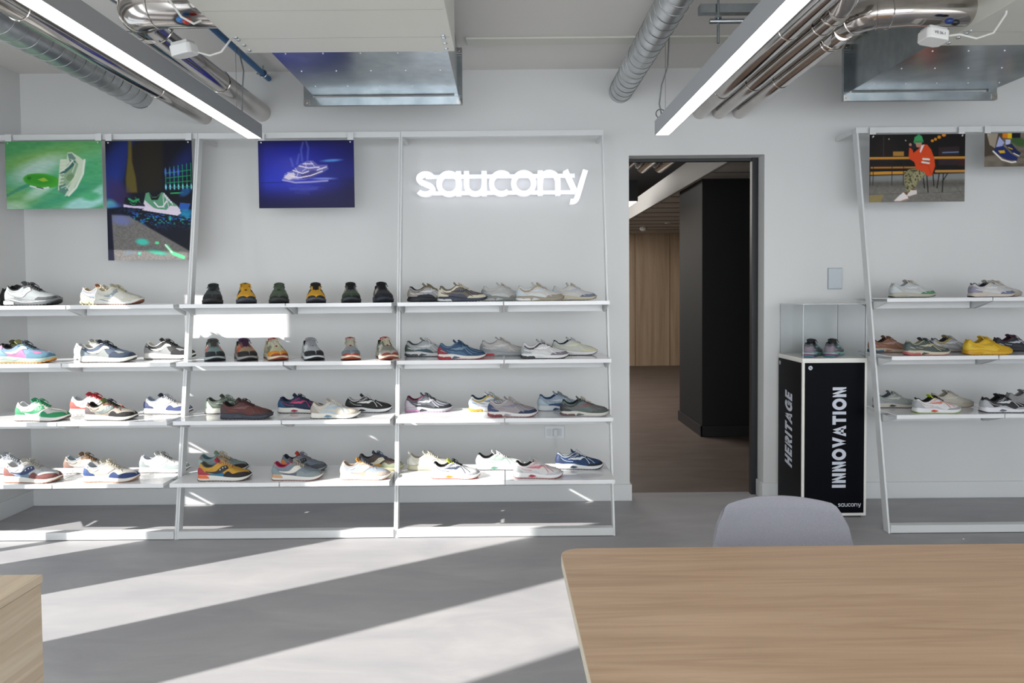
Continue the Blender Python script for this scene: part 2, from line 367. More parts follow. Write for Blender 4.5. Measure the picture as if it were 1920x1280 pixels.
def build_style(name, st, spec):
    out = []                                    # (part, parent part, colour key, mesh)
    # outer shell
    bm = bmesh.new(); H = [k/12 for k in range(13)]
    for sd in (1, -1): grid(bm, [[st.up(u, h, sd) for h in H] for u in SS])
    bmesh.ops.remove_doubles(bm, verts=bm.verts, dist=.0004)
    out.append(('upper', None, 0, mesh_of('upper', bm)))
    # padded collar ring and lining bowl
    us = [u for u in SS if .012 <= u <= .42]
    ring = [st.up(u, 1, 1)-Vector((0, .002, 0)) for u in reversed(us)]+[st.up(0, 1, 1)+Vector((.003, 0, 0))]+[st.up(u, 1, -1)+Vector((0, .002, 0)) for u in us]
    bm = bmesh.new(); tube(bm, ring, [.0036]*len(ring), 8); out.append(('collar', None, 9, mesh_of('collar', bm)))
    bm = bmesh.new(); rows = []
    for u in us:
        a, b = st.up(u, 1, 1), st.up(u, 1, -1); dep = (st.T(u)-st.M(u)-.004)*smooth(0, .10, u)*(1-.55*smooth(.30, .42, u))
        rows.append([a.lerp(b, .5-.5*math.sin(PI/2*k/6))-Vector((0, 0, dep*(1-abs(k/6)**5))) for k in range(-6, 7)])
    grid(bm, rows); out.append(('lining', None, 9, mesh_of('lining', bm)))
    # tongue
    bm = bmesh.new(); th = .0035; cs = []
    for i in range(15):
        q = i/14
        if q < .62: u = .66-.27*q/.62; z = st.T(u)+.0035*smooth(0, .3, q); x = SL*u-SL/2
        else:
            e = (q-.62)/.38; x = SL*.39-SL/2-.017*e; z = st.T(.39)+.0035+.020*e
        cs.append((x, z, (.0145+.0105*smooth(.0, .9, q))))
    for s_, o in ((1, 0), (-1, 1)):
        grid(bm, [[Vector((x-(th*o if i > 8 else 0), wd*k/4, z-th*o-.0075*(k/4)**2)) for k in range(-4, 5)] for i, (x, z, wd) in enumerate(cs)])
    bd = [e for e in bm.edges if len(e.link_faces) == 1]
    try: bmesh.ops.bridge_loops(bm, edges=bd)
    except Exception: pass
    out.append(('tongue', None, 11, mesh_of('tongue', bm)))
    # laces: bars, crossings and a bow
    bm = bmesh.new(); nb = 6; S = [.43+.038*k for k in range(nb)]
    def lp(u, y, up=.0065): return Vector((SL*u-SL/2, y, st.T(u)+up-.0075*(y/.020)**2-(.0045 if abs(y) > .016 else 0)))
    for k, u in enumerate(S):
        wd = .0195-.0008*k
        tube(bm, [lp(u, -wd, .003), lp(u, -wd*.6), lp(u, 0, .0075), lp(u, wd*.6), lp(u, wd, .003)], .0028, 6)
        if k < nb-1:
            v = S[k+1]
            tube(bm, [lp(u, -wd, .003), lp((u+v)/2, 0, .0072), lp(v, wd, .003)], .0021, 6); tube(bm, [lp(u, wd, .003), lp((u+v)/2, 0, .0078), lp(v, -wd, .003)], .0021, 6)
    out.append(('laces', None, 8, None)); li = len(out)-1
    k0 = lp(.425, 0, .010)
    for sd in (1, -1):
        c = [k0, k0+Vector((-.002, sd*.010, .006)), k0+Vector((.004, sd*.020, .005)), k0+Vector((.013, sd*.026, -.004)), k0+Vector((.015, sd*.019, -.006)), k0+Vector((.006, sd*.008, -.001)), k0]
        tube(bm, c, .0022, 6); tube(bm, [k0, k0+Vector((.012, sd*.014, .001)), k0+Vector((.024, sd*.024, -.010)), k0+Vector((.030, sd*.029, -.022))], .0020, 6)
    bmesh.ops.translate(bm, verts=[], vec=(0, 0, 0))
    out[li] = ('laces', None, 8, mesh_of('laces', bm))
    # midsole and outsole
    bm = bmesh.new(); hs = [0, .04, .2, .4, .6, .8, .95, 1]
    colz = lambda u, h, sd: st.mid(u, h, sd) if 0 < h < 1 else st.mid(u, h, sd)-Vector((0, sd*min(.002, W0(u)*.3), 0))
    for sd in (1, -1): grid(bm, [[colz(u, h, sd) for h in hs] for u in SS])
    for h in (0, 1): grid(bm, [[colz(u, h, 1), colz(u, h, -1)] for u in SS])
    bmesh.ops.remove_doubles(bm, verts=bm.verts, dist=.0002)
    out.append(('midsole', None, 6, mesh_of('midsole', bm)))
    bm = bmesh.new(); lug = spec.get('lug', .0022); toe = spec.get('toe', .004); fs = []
    for a, b in zip(SS, SS[1:]): fs += [a, (a+b)/2]
    fs.append(1)
    def og(u, i): return st.G(u)+(lug if (i//2) % 2 and .03 < u < .985 else 0)
    ttop = lambda u: st.G(u)+.0045+toe*smooth(.84, .98, u)
    for sd in (1, -1):
        grid(bm, [[st.mid(u, 0, sd, .0006)*1+Vector((0, 0, z-st.mid(u, 0, sd).z)) for z in (og(u, i), (og(u, i)+ttop(u))/2, ttop(u))] for i, u in enumerate(fs)])
    for j in (0, 1):
        grid(bm, [[(lambda p: Vector((p.x, p.y, og(u, i) if j == 0 else ttop(u)-.0005)))(st.mid(u, 0, sd, .0006)) for sd in (1, -1)] for i, u in enumerate(fs)])
    bmesh.ops.remove_doubles(bm, verts=bm.verts, dist=.00005)
    out.append(('outsole', None, 7, mesh_of('outsole', bm)))
    for part, parent, key, b in spec['parts'](st):
        for i, c in enumerate(by_side(b) if part in SIDED else [b]): out.append((part, (parent+str(i)) if parent else None, key, mesh_of(part, c)))
    return out
LOW = [(0, .086), (.02, .0965), (.06, .0945), (.12, .082), (.19, .0735), (.26, .076), (.33, .090), (.39, .1015), (.44, .1025), (.5, .094), (.58, .082), (.66, .0715), (.75, .0625), (.84, .056), (.92, .0485), (.97, .0405), (1, .030)]
def top_of(dz0, dz1, sc_=1):    # the same last, a little higher or lower in heel / toe
    return [(u, z*sc_+dz0*(1-u)+dz1*u) for u, z in LOW]
STY = {}
def eyestay(st, lo=.66, u1=.66): return ('eyestay', None, 3, patch(st.up, .375, u1, [(.375, .80), (.44, lo), (.55, lo+.02), (u1, .78)], [(.375, .995), (.43, .90), (u1, .90)], .0016))
SW = [(.27, .70, .0012), (.33, .60, .0030), (.39, .47, .0046), (.445, .38, .0056), (.495, .40, .0062), (.53, .52, .0058), (.56, .64, .0048), (.605, .70, .0012)]
def p_retro(st):
    return [eyestay(st, .62),
      ('toe_guard', None, 1, patch(st.up, .50, 1, [(.5, 0), (1, 0)], [(.50, .05), (.56, .30), (.60, .40), (.64, .36), (.68, .28), (.72, .34), (.78, .50), (.86, .66), (.92, .80), (.96, .92), (1, .99)])),
      ('heel_counter', None, 2, patch(st.up, 0, .25, [(0, 0), (.25, 0)], [(0, .66), (.10, .66), (.15, .44), (.22, .34), (.25, .10)])),
      ('side_panel', None, 4, patch(st.up, .16, .56, [(.16, .0), (.56, .0)], [(.16, .30), (.26, .22), (.4, .16), (.5, .2), (.56, .05)], .0010)),
      ('heel_tab', None, 3, patch(st.up, 0, .10, [(0, .74), (.10, .80)], [(0, .99), (.07, .99), (.10, .92)], .0014)),
      ('logo_stripe', None, 5, ribbon(st.up, [(.17, .50, .0035), (.26, .40, .0050), (.36, .30, .0080), (.44, .30, .0115), (.50, .44, .0115), (.545, .60, .0105), (.575, .70, .009)], .0024)),
      ('logo_dots', 'logo_stripe', 6, dots(st.up, [(.445, .34), (.49, .47), (.535, .60)], .0030, .0030)),
      ('heel_block', None, 10, patch(st.mid, .0, .25, [(0, .42), (.25, .42)], [(0, .97), (.2, .97), (.25, .6)], .0012)),
      ('stitch_pattern', None, 3, lines(st.up, [[(.74, .62, .0011), (.70, .76, .0011), (.69, .90, .0011)], [(.12, .72, .0011), (.22, .62, .0011), (.30, .74, .0011)]]))]
def p_runner(st):
    return [eyestay(st, .72),
      ('toe_guard', None, 1, patch(st.up, .60, 1, [(.6, 0), (1, 0)], [(.60, .05), (.66, .22), (.76, .32), (.86, .42), (.93, .66), (.97, .9), (1, .99)])),
      ('heel_counter', None, 2, patch(st.up, 0, .23, [(0, 0), (.23, 0)], [(0, .72), (.09, .66), (.15, .46), (.23, .16)])),
      ('collar_band', None, 3, ribbon(st.up, [(.06, .78, .005), (.16, .72, .007), (.26, .74, .009), (.34, .84, .008), (.40, .93, .004)], .0016)),
      ('side_panel', None, 4, patch(st.up, .22, .64, [(.22, .0), (.64, .0)], [(.22, .24), (.32, .34), (.42, .20), (.54, .2), (.64, .04)], .0010)),
      ('logo_stripe', None, 5, ribbon(st.up, SW, .0026)),
      ('logo_dots', 'logo_stripe', 1, dots(st.up, [(.465, .41), (.505, .47), (.54, .57)], .0017, .0030)),
      ('overlay_pattern', None, 5, lines(st.up, [[(.50, .78, .0016), (.58, .50, .0022), (.66, .26, .0022), (.72, .16, .0016)], [(.58, .80, .0014), (.64, .56, .0018), (.74, .36, .0018), (.82, .34, .0012)], [(.66, .86, .0014), (.74, .66, .0018), (.84, .58, .0018), (.92, .72, .0012)], [(.07, .42, .0028), (.12, .42, .0034), (.17, .36, .0020)], [(.19, .60, .0014), (.26, .42, .002), (.34, .28, .0018)]])),
      ('heel_block', None, 10, patch(st.mid, .0, .30, [(0, .02), (.30, .02)], [(0, .52), (.12, .50), (.145, .30), (.16, .48), (.27, .46), (.30, .2)], .0022)),
      ('arch_shank', None, 4, patch(st.mid, .31, .47, [(.31, .02), (.36, .05), (.47, .30)], [(.31, .20), (.36, .62), (.47, .42)], .0014))]
def p_ride(st):
    return [eyestay(st, .74),
      ('toe_guard', None, 1, patch(st.up, .64, 1, [(.64, 0), (1, 0)], [(.64, .05), (.70, .20), (.80, .26), (.90, .42), (.95, .74), (1, .99)])),
      ('heel_counter', None, 2, patch(st.up, 0, .20, [(0, 0), (.20, 0)], [(0, .80), (.08, .76), (.14, .5), (.20, .10)])),
      ('logo_stripe', None, 5, ribbon(st.up, SW, .0026)),
      ('logo_dots', 'logo_stripe', 1, dots(st.up, [(.465, .41), (.505, .47), (.54, .57)], .0017, .0030)),
      ('side_panel', None, 4, patch(st.up, .20, .60, [(.20, .0), (.60, .0)], [(.20, .14), (.34, .22), (.48, .12), (.60, .03)], .0010)),
      ('overlay_pattern', None, 5, lines(st.up, [[(.10, .80, .0013), (.22, .50, .0016), (.36, .26, .0016)], [(.26, .72, .0013), (.38, .62, .0015), (.48, .66, .0013)], [(.30, .82, .0013), (.40, .74, .0013), (.47, .76, .0012)], [(.60, .76, .0016), (.66, .48, .002), (.70, .24, .002)], [(.66, .80, .0014), (.74, .60, .0016), (.80, .36, .0016)]])),
      ('sole_window', None, 10, patch(st.mid, .30, .46, [(.30, .28), (.38, .12), (.46, .40)], [(.30, .34), (.35, .66), (.42, .58), (.46, .44)], .0016))]
def p_grid(st):
    return [eyestay(st, .68),
      ('toe_guard', None, 1, patch(st.up, .56, 1, [(.56, 0), (1, 0)], [(.56, .12), (.62, .40), (.70, .58), (.80, .60), (.9, .74), (.95, .86), (1, .99)])),
      ('heel_counter', None, 2, patch(st.up, 0, .22, [(0, 0), (.22, 0)], [(0, .60), (.10, .60), (.16, .44), (.22, .30)])),
      ('side_panel', None, 4, patch(st.up, .18, .62, [(.18, .0), (.62, .0)], [(.18, .34), (.26, .42), (.34, .24), (.42, .40), (.48, .42), (.54, .22), (.62, .14)], .0012)),
      ('logo_stripe', None, 5, ribbon(st.up, [(.16, .62, .002), (.24, .50, .007), (.34, .44, .009), (.44, .50, .009), (.52, .62, .007), (.56, .62, .002)], .0026)),
      ('heel_tab', None, 4, patch(st.up, 0, .10, [(0, .66), (.10, .72)], [(0, .99), (.07, .99), (.10, .9)], .0014)),
      ('overlay_patch', None, 4, patch(st.up, .66, .84, [(.66, .56), (.75, .42), (.84, .60)], [(.66, .60), (.75, .72), (.84, .64)], .0024)),
      ('sole_groove', None, 10, lines(st.mid, [[(.04, .30, .0012), (.18, .62, .0014), (.32, .34, .0014), (.44, .62, .0014), (.58, .40, .0012)]], .0014))]
def p_trail(st):
    return [eyestay(st, .66),
      ('toe_guard', None, 1, patch(st.up, .62, 1, [(.62, 0), (1, 0)], [(.62, .08), (.68, .34), (.78, .48), (.85, .72), (.90, .99), (1, .99)])),
      ('toe_bumper', None, 7, patch(st.up, .86, 1, [(.86, 0), (1, 0)], [(.86, .06), (.91, .30), (.95, .52), (.98, .72), (1, .86)], .0030)),
      ('heel_counter', None, 2, patch(st.up, 0, .24, [(0, 0), (.24, 0)], [(0, .72), (.1, .68), (.16, .46), (.24, .12)])),
      ('side_panel', None, 4, patch(st.up, .22, .62, [(.22, .0), (.62, .0)], [(.22, .2), (.36, .28), (.5, .28), (.62, .1)], .0012)),
      ('logo_stripe', None, 5, ribbon(st.up, SW, .0026)),
      ('overlay_pattern', None, 5, lines(st.up, [[(.52, .74, .0013), (.57, .46, .0015), (.60, .20, .0015)], [(.57, .76, .0013), (.62, .50, .0015), (.66, .26, .0015)], [(.62, .78, .0013), (.67, .56, .0015), (.72, .36, .0015)]]))]
def p_chunky(st):
    return [eyestay(st, .70),
      ('toe_guard', None, 1, patch(st.up, .62, 1, [(.62, 0), (1, 0)], [(.62, .05), (.70, .26), (.82, .32), (.90, .5), (.95, .78), (1, .99)])),
      ('heel_counter', None, 2, patch(st.up, 0, .24, [(0, 0), (.24, 0)], [(0, .62), (.10, .56), (.16, .42), (.24, .16)])),
      ('side_panel', None, 4, ribbon(st.up, [(.10, .74, .005), (.20, .56, .009), (.28, .42, .012), (.36, .30, .008)], .0018)),
      ('logo_stripe', None, 5, ribbon(st.up, [(.24, .40, .004), (.32, .32, .0085), (.40, .34, .0105), (.46, .48, .0105), (.51, .64, .009)], .0026)),
      ('logo_dots', 'logo_stripe', 1, dots(st.up, [(.385, .36), (.425, .43), (.465, .53)], .0026, .0030)),
      ('sole_stripe', None, 5, ribbon(st.mid, [(.16, .92, .002), (.28, .60, .005), (.42, .50, .004), (.62, .62, .003), (.84, .80, .002)], .0016)),
      ('heel_block', None, 10, patch(st.mid, .0, .24, [(0, .06), (.24, .06)], [(0, .66), (.10, .66), (.12, .5), (.14, .66), (.24, .4)], .0030))]
MIDS = dict(retro=[(0, .037), (.2, .036), (.4, .031), (.6, .025), (.8, .023), (.93, .027), (1, .034)],
 runner=[(0, .036), (.15, .034), (.3, .036), (.4, .032), (.6, .024), (.8, .024), (.93, .029), (1, .036)],
 ride=[(0, .040), (.2, .036), (.36, .037), (.5, .030), (.7, .025), (.9, .029), (1, .038)],
 grid=[(0, .038), (.2, .040), (.4, .034), (.6, .028), (.8, .027), (.93, .032), (1, .038)],
 trail=[(0, .034), (.3, .032), (.6, .026), (.8, .026), (.93, .030), (1, .036)],
 chunky=[(0, .034), (.12, .036), (.25, .042), (.4, .034), (.6, .030), (.8, .030), (.93, .036), (1, .045)])
STP = dict(retro=Style(MIDS['retro'], top_of(.004, -.002), flare=.04), runner=Style(MIDS['runner'], top_of(.004, .002), flare=.05),
 ride=Style(MIDS['ride'], top_of(.004, .002), flare=.09), grid=Style(MIDS['grid'], top_of(.006, .004), flare=.05),
 trail=Style(MIDS['trail'], top_of(.008, .008), flare=.02), chunky=Style(MIDS['chunky'], top_of(.010, .004), [(0, .009), (.08, 0), (.6, 0), (.8, .003), (.92, .014), (1, .028)], .05))
PF = dict(retro=(p_retro, {}), runner=(p_runner, {}), ride=(p_ride, {}), grid=(p_grid, {}), trail=(p_trail, dict(lug=.0035, toe=.006)), chunky=(p_chunky, dict(lug=.004, toe=.012)))
for k in PF: STY[k] = build_style(k, STP[k], dict(PF[k][1], parts=PF[k][0]))
ROUGH = [.72, .8, .6, .7, .6, .45, .55, .7, .85, .9, .5, .8]
GRP = {(1, 1): 'shoes on the top left shelf'}
def dim(h, f=.86):
    if len(h) == 3: h = ''.join(c*2 for c in h)
    return ''.join('%02x' % int(int(h[i:i+2], 16)*(f if int(h[i:i+2], 16) > 150 else .5*f+.5)) for i in (0, 2, 4))
def shoe(x, y, z, rz, s, style, cols, label, group):
    r_ = root('shoe', label, 'shoe', (x, y, z), rz, group); r_.scale = (s, s, s*dict(trail=.82, runner=.88, ride=.87, grid=.91, chunky=.93, retro=.93)[style]); made = {}
    cs = cols.split()
    for part, par, key, me in STY[style]:
        o = link(part, me, made.get(par, r_)); o.material_slots[0].link = 'OBJECT'
        k = key
        if part == 'logo_dots': k = 1 if style in ('runner', 'ride', 'chunky') else 6
        o.material_slots[0].material = mat(dim(cs[k]), ROUGH[key], var=.05 if key in (0, 1, 3) else 0, scale=90)
        n_ = 0
        while part+str(n_) in made: n_ += 1
        made[part+str(n_)] = o
    return r_
SHOES = [
(1,1,-2.833,4.040,2,0.990,'chunky','222 1a1a1a 222 222 2a2a2a 333 1c1c1c 151515 222 111 222 222','all black chunky running shoe half hidden behind the grey and silver one, top left shelf'),
(1,1,-2.662,3.865,0,1.119,'chunky','8f9496 4a4d50 b4b8ba 4c4f52 a3a8ab f4f4f2 5c6063 26282a 3a3a3c 121212 f4f4f2 5a5d60','grey and silver running shoe with black laces and white heel, top left shelf'),
(1,1,-2.360,4.040,0,0.990,'chunky','8d9aa6 e4ddc4 e8deba d8d0b8 c9d0d4 9fb0bd e9dfb8 d8cfa8 d9d2bb d9cdb8 e9dfb8 a8633f','shoe with pale yellow heel and brown tab behind the cream one, top left shelf'),
(1,1,-2.176,3.865,0,0.972,'chunky','e6e4da dcdacb efece2 e0dccb dfdfd6 9aa7b0 f4f2ec a3634c cfc8aa efe3c8 f6f4ee d8d4c0','cream running shoe with grey logo and brown gum toe sole, top left shelf'),
(1,2,-2.835,3.987,0,0.990,'grid','4a4a32 3a3a2a 2c2a24 6a6a3a 58583c c8c8a0 8a8a78 222 6a6a38 111 777 555530','olive and black shoe peeking out behind the blue and pink one, far left'),
(1,2,-2.666,3.807,0,1.094,'grid','6f97b4 5b84a3 6c92ae 5b84a3 db6fa6 e8ece8 a9b8ac e88a1e 3c4450 15151c a9b8ac 8a8a50','light blue and pink shoe with orange toe tip, second shelf far left'),
(1,2,-2.371,3.987,0,0.990,'grid','f0f0ee d6d6d6 eee d0d0d0 c6c8ca e8e8e4 f6f6f4 ccc 8a8c7c eee f4f4f2 c4c6b4','white and grey shoe tucked behind the navy and grey one, second shelf left'),
(1,2,-2.212,3.807,0,1.059,'grid','45536a 2f3c50 7f8b9c 49566a 8e949c f0ede0 f5f3ec 55524a 1d2330 ece8de f5f3ec 2a3242','navy and grey suede shoe with cream logo and white sole, second shelf left'),
(1,2,-1.947,3.967,0,1.031,'grid','2e2e30 202022 8d8f90 2a2a2c 9a9c9d f3f0e4 f7f5ee 2a2826 161616 f0ede4 f7f5ee 1b1b1b','black and grey shoe with white logo, its toe passing behind the left white post'),
(1,3,-2.554,3.755,0,1.049,'retro','dddbd6 2f9c5e 2f9c5e d8d3c8 e4e4e0 2a9a5c f8f7f3 6e5a50 2f8f5e eceef0 f8f7f3 2f9c68','white and green shoe with green laces and green toe guard, third shelf left'),
(1,3,-2.359,3.935,0,1.087,'retro','e9e6e0 d8554c d8554c e4e0da e05e50 f0f0ee f9f8f5 d9d6d0 c8232c dde0e4 f9f8f5 c8303a','white and red shoe with red laces behind the brown and black one'),
(1,3,-2.174,3.755,0,1.014,'retro','b3aca0 1c1a19 55494a 6d3d30 8d8074 6f7c7a efeee4 3c3632 141414 1b1715 efeee4 6e7f3c','brown black and sage shoe with bobbly black laces, third shelf left'),
(1,3,-1.949,3.935,0,1.000,'retro','d6d3cc 3a4470 3a4470 d8d6d0 cfccc4 e8eaf0 f8f7f4 4b4844 c2c4cc a8b2c2 f8f7f4 1e2236','white and indigo shoe with navy tongue crossing behind the left post, third shelf'),
(1,4,-2.825,3.881,0,0.990,'retro','b9bec4 8d949c 5a6068 9aa0a8 aab0b8 e0e4e8 f0f0ee 333 c8ccd0 cfd4d8 e8e8e4 aab0b8','pale grey shoe behind the burgundy and white one, bottom shelf far left'),
(1,4,-2.580,3.701,0,1.101,'retro','ccd0d2 774642 864f48 bdbab2 6d86ab 283a63 f6f2ea b07050 b8b4aa dcdcdc f6f2ea bbb8b0','white and burgundy shoe with navy logo, front of bottom shelf far left'),
(1,4,-2.383,3.881,0,0.990,'retro','b9b6b0 9c8674 8f6f63 8b7058 c6c4bf d8d6d2 f4f3ef b9b0a4 82684f b6bfc6 f4f3ef 7e6552','taupe and grey shoe with brown laces, behind the white and royal navy one'),
(1,4,-2.151,3.701,0,1.042,'retro','c9c6bd 2e4272 2e4a80 cfcabc d6d2c8 c9c5bb f8f3ea b87850 d0c8b4 c6ccd4 f8f3ea c9c3b2','light grey shoe with navy toe guard and heel, front of bottom left shelf'),
(1,4,-1.951,3.881,0,0.997,'retro','f3f3f1 a9b4b3 a3afae eeeeec f0f0ee f2f2f0 f9f9f7 6f6a64 8f908c e0e4ee f9f9f7 d2d4d0','white shoe with pale sage trim behind the left post, bottom shelf'),
(2,1,-1.681,3.945,70,1.100,'trail','3f474a 24262a 24262a 3a4044 2f3436 4a5054 2b2d31 1a1a1c 23272b 15171a 2b2d31 2c3034','charcoal shoe facing the camera, leftmost on the top shelf of front-facing shoes'),
(2,1,-1.494,3.945,67,1.100,'trail','f0b41e efb01a f0b41e f2bb30 d99a10 3a3626 4a5058 2c3036 d9a21e 1c1c1c 4a5058 3a3430','yellow shoe with yellow laces and dark sole facing the camera, top shelf'),
(2,1,-1.300,3.945,73,1.100,'trail','4a5a46 43543f 43543f 4c5c48 3f4e3b 5a6a56 34383a 1e2022 4b5a47 1f2420 34383a 2f3a30','plain olive green shoe with green laces facing the camera, top shelf'),
(2,1,-1.089,3.945,74,1.100,'trail','e9ae1d e9ae1d 2a2a2a e5aa20 bf8c14 2a2a26 50565c 1f2124 141414 141414 50565c 191919','yellow shoe with black laces facing the camera, top shelf'),
(2,1,-0.887,3.945,76,1.100,'trail','4a5350 34492f 9a958a 4a5048 b3a796 c0b4a2 3b4044 14161c 0f0f10 121212 3b4044 17191a','green and black shoe with loose black bow facing the camera, top shelf'),
(2,1,-0.706,3.945,73,1.100,'trail','1e222a 171b24 9c968c 1b1f26 a89d92 c0b4a6 2a3040 10131c 0d0d0f 101014 2a3040 15171c','black shoe with beige side stripe facing the camera, rightmost of the top shelf'),
(2,2,-1.664,3.892,62,1.100,'trail','7a9392 20282c c9d3ce 6a7f80 8aa0a0 d98070 b4c2c4 16181a 45423c 1a1c1c b4c2c4 5a6262','teal grey shoe with black toe facing the camera, beside the left post'),
(2,2,-1.484,3.892,60,1.100,'trail','b08a6c 1f1c20 8b8378 6e4a4e 9c7864 e05a30 a4a2a0 17171a 3c1e3c 1f1a20 a4a2a0 45304a','tan and plum shoe with purple laces facing the camera'),
(2,2,-1.313,3.892,60,1.100,'trail','d9d6b4 e0972a d9d2b0 d8d8b8 d8cfa8 6a6a5c e8e0c0 8a3c28 d9d6c0 c6c0a0 e8e0c0 a82a30','cream and orange shoe with red tongue and brown sole facing the camera'),
(2,2,-1.103,3.892,65,1.100,'trail','c4c8ce 1b1e26 d6dade b2b6bc 7290ac f0f2f4 dfe3e8 14161c a4a6ac 202226 dfe3e8 9a9ca4','silver shoe with black toe bumper facing the camera'),
(2,2,-0.882,3.892,76,1.100,'trail','a9aeb4 6c7f98 dcd6c4 b5b0a2 8a9ab0 e6e4da ebe2ca 8f3d2a c9c6b4 4a5058 ebe2ca b02c32','grey blue shoe with red tongue and brown gum sole facing the camera'),
(2,2,-0.677,3.892,70,1.100,'trail','8b8e80 b7b0ab dcd8c4 6a6e60 c6c2b0 ece9da e9e3cc 8b3a26 d5d0b8 35382e e9e3cc b0262e','sage and pink grey shoe with red tongue facing the camera, rightmost of second shelf'),
(2,3,-1.595,3.935,0,0.990,'ride','50594f 4a5249 c3d2bd 4c544c 75826f 9fb394 eeece0 3a3a34 9aa890 4b524a eeece0 3c443c','grey green shoe with pale green heel behind the maroon one'),
(2,3,-1.427,3.755,0,1.028,'ride','5a2f2c 3c3236 493236 4c2a2c 4a2a2c 6a4846 2e3440 23252c 3a2426 1b1416 3a3f4c 42282a','dark maroon shoe with black sole, front of third shelf'),
(2,3,-1.175,3.935,0,0.990,'ride','1d2a4a 18233f 27507a 22345a 1c2a4c d0406e efeee8 2e3138 18243c 1b2844 b03048 1a2746','navy shoe with pink outlined logo behind the beige one'),
(2,3,-0.938,3.755,0,0.965,'ride','d6cfc2 c6bdb1 b3a9a0 cfc8bc b9cddc a8c4dc f3f1e8 4a4a48 f0ece4 cfc9bf 5f88b0 c9c2b6','beige shoe with light blue logo trim, front of third shelf'),
(2,3,-0.789,3.935,0,0.955,'ride','1c1c1e 151517 1a1a1c 202022 222224 f0f0f0 f6f6f8 1a1a1c e8e8e8 d0d0d0 30343c 1b1b1d','black shoe with white laces white logo and white sole, third shelf'),
(2,4,-1.614,3.881,0,0.997,'retro','7e93a0 2e2826 b9d4d8 8b6f55 4b6f90 5a7890 d8e0dc 3a2f2a c9bfa4 6a8a9c c8dce0 8fae9c','brown and steel blue shoe with black toe behind the multicoloured one'),
(2,4,-1.532,3.701,0,1.021,'retro','d19434 262024 b02a3e d19a3a 1f6c96 17171c ecebe4 5a4038 d8b070 5c5c50 f4682a c03850','multicoloured blue yellow and red shoe with black toe and orange heel block'),
(2,4,-1.154,3.881,0,0.934,'retro','707a86 50565e e07a3c 6c7682 cfa04c 15151a 8e949c 2f3236 6c7480 2e3540 c8a060 d04028','slate grey shoe with red tongue behind the grey marbled one'),
(2,4,-1.137,3.701,0,0.983,'retro','76828e 8792a0 7d8fa0 8a8580 5c6270 e8e4da f0efeb 8a5a50 b9b4a6 b02c50 d9a46a 6c6470','grey marbled shoe with white logo and peach heel block, bottom shelf middle'),
(2,4,-0.715,3.881,0,0.941,'retro','4e423e 9aa27c d09440 4a3e3a cf9038 e9e2cc b9b88c b08850 3a4c66 4a4a48 b9b88c 38404c','dark brown ochre and green shoe behind the white and peach one'),
(2,4,-0.765,3.701,0,0.983,'retro','a9b6c6 cdbfb2 f0ece0 e8c4a4 e4b48c f4f2ec f8f5ee d09078 48525e b8a890 f4f0e6 e0903c','white peach and pale blue shoe with yellow heel tab, bottom shelf'),
(3,1,-0.433,4.040,0,0.990,'runner','b9b8bc 857c66 b3aa94 857a62 1b2236 f0f0f2 1d1d22 1a1a1c 8a8068 141c30 2c2e34 857a62','navy and taupe shoe with white logo, first on the right-hand top shelf'),
(3,1,-0.236,3.865,0,0.993,'runner','6c655c e3dcc6 dcd5c0 e6dfcb 3d4252 3a3f50 2c3244 1f2024 e0d8c2 6a6258 d4d6da 7d756a','brown and navy shoe with cream trim overlapping its neighbour, top shelf'),
(3,1,0.003,4.040,0,0.990,'runner','d2cfcc a49f9c 9aa0a6 c8c8c8 dfe2e4 c9ced2 8f959a 7f858a dcd8d4 cfd0d2 e4dfe0 c9c5c2','pale grey shoe between the brown navy one and the cream olive one, top shelf'),
(3,1,0.204,3.865,0,0.969,'runner','d6d0ca a19a7e c9d6de a89e7c dde2e2 d5e0ea a49c80 8f8a70 d0c9b8 c9d4dc f0f0f0 d8d2c8','cream and olive shoe with icy blue logo and grey green sole, top shelf'),
(3,1,0.414,4.040,0,0.948,'runner','d9d6d2 6f7a90 c4d6e2 d4d0ca e0e0de c4cdd8 ded4b8 8a867c d9d4c8 cfd6dc ded4b8 d2cec8','cream shoe with blue grey toe guard, rightmost on the long top shelf'),
(3,2,-0.444,3.987,0,0.990,'runner','b4b9bc 80858a 4c5a54 a9aeb2 39505e e6e8ea e4e6e8 2c2e32 e9e9ea 4c5258 4a5058 8f959a','light grey shoe with dark green heel behind the navy and red one'),
(3,2,-0.239,3.807,0,0.969,'runner','2f4a6a 2c4564 8c2230 2d4868 3f6182 6a88a6 ece9e4 9a2a34 345172 5c7a96 b02832 2b4666','navy blue shoe with red heel on cream sole, second shelf'),
(3,2,-0.005,3.987,0,0.990,'runner','c9c4c0 b5b3b2 989da3 c6c2c0 b0b6bb dfe0e0 a6abb0 8a9096 cac5c0 b8b8bc c4282e c0bcb8','light grey shoe with red heel spots, middle of second shelf'),
(3,2,0.224,3.807,0,0.962,'runner','cfcfd2 77707a a3aaac 3a3a40 dfdfe0 f2f2f4 eeeff0 24262a c9c9cc e2e2e4 2a3230 a8a6aa','silver and mauve grey shoe with black collar line, second shelf front'),
(3,2,0.408,3.987,0,0.958,'runner','d4d7d2 d9d4b4 bcc0b8 d0d2cc d6d8cc e8e8c8 f0f0f4 1e2634 e4e6e8 2a3038 24304a c6c8c2','pale yellow and silver shoe on a white and navy sole, rightmost on second shelf'),
(3,3,-0.442,3.935,0,0.979,'runner','53565e 1d1f26 c9bcc8 4a4d55 2f3138 c0c2c8 b9bcc0 c48ab8 35373e 6a1f40 d48ac4 4a4c56','charcoal and pink shoe with pink heel block, standing alone on third shelf'),
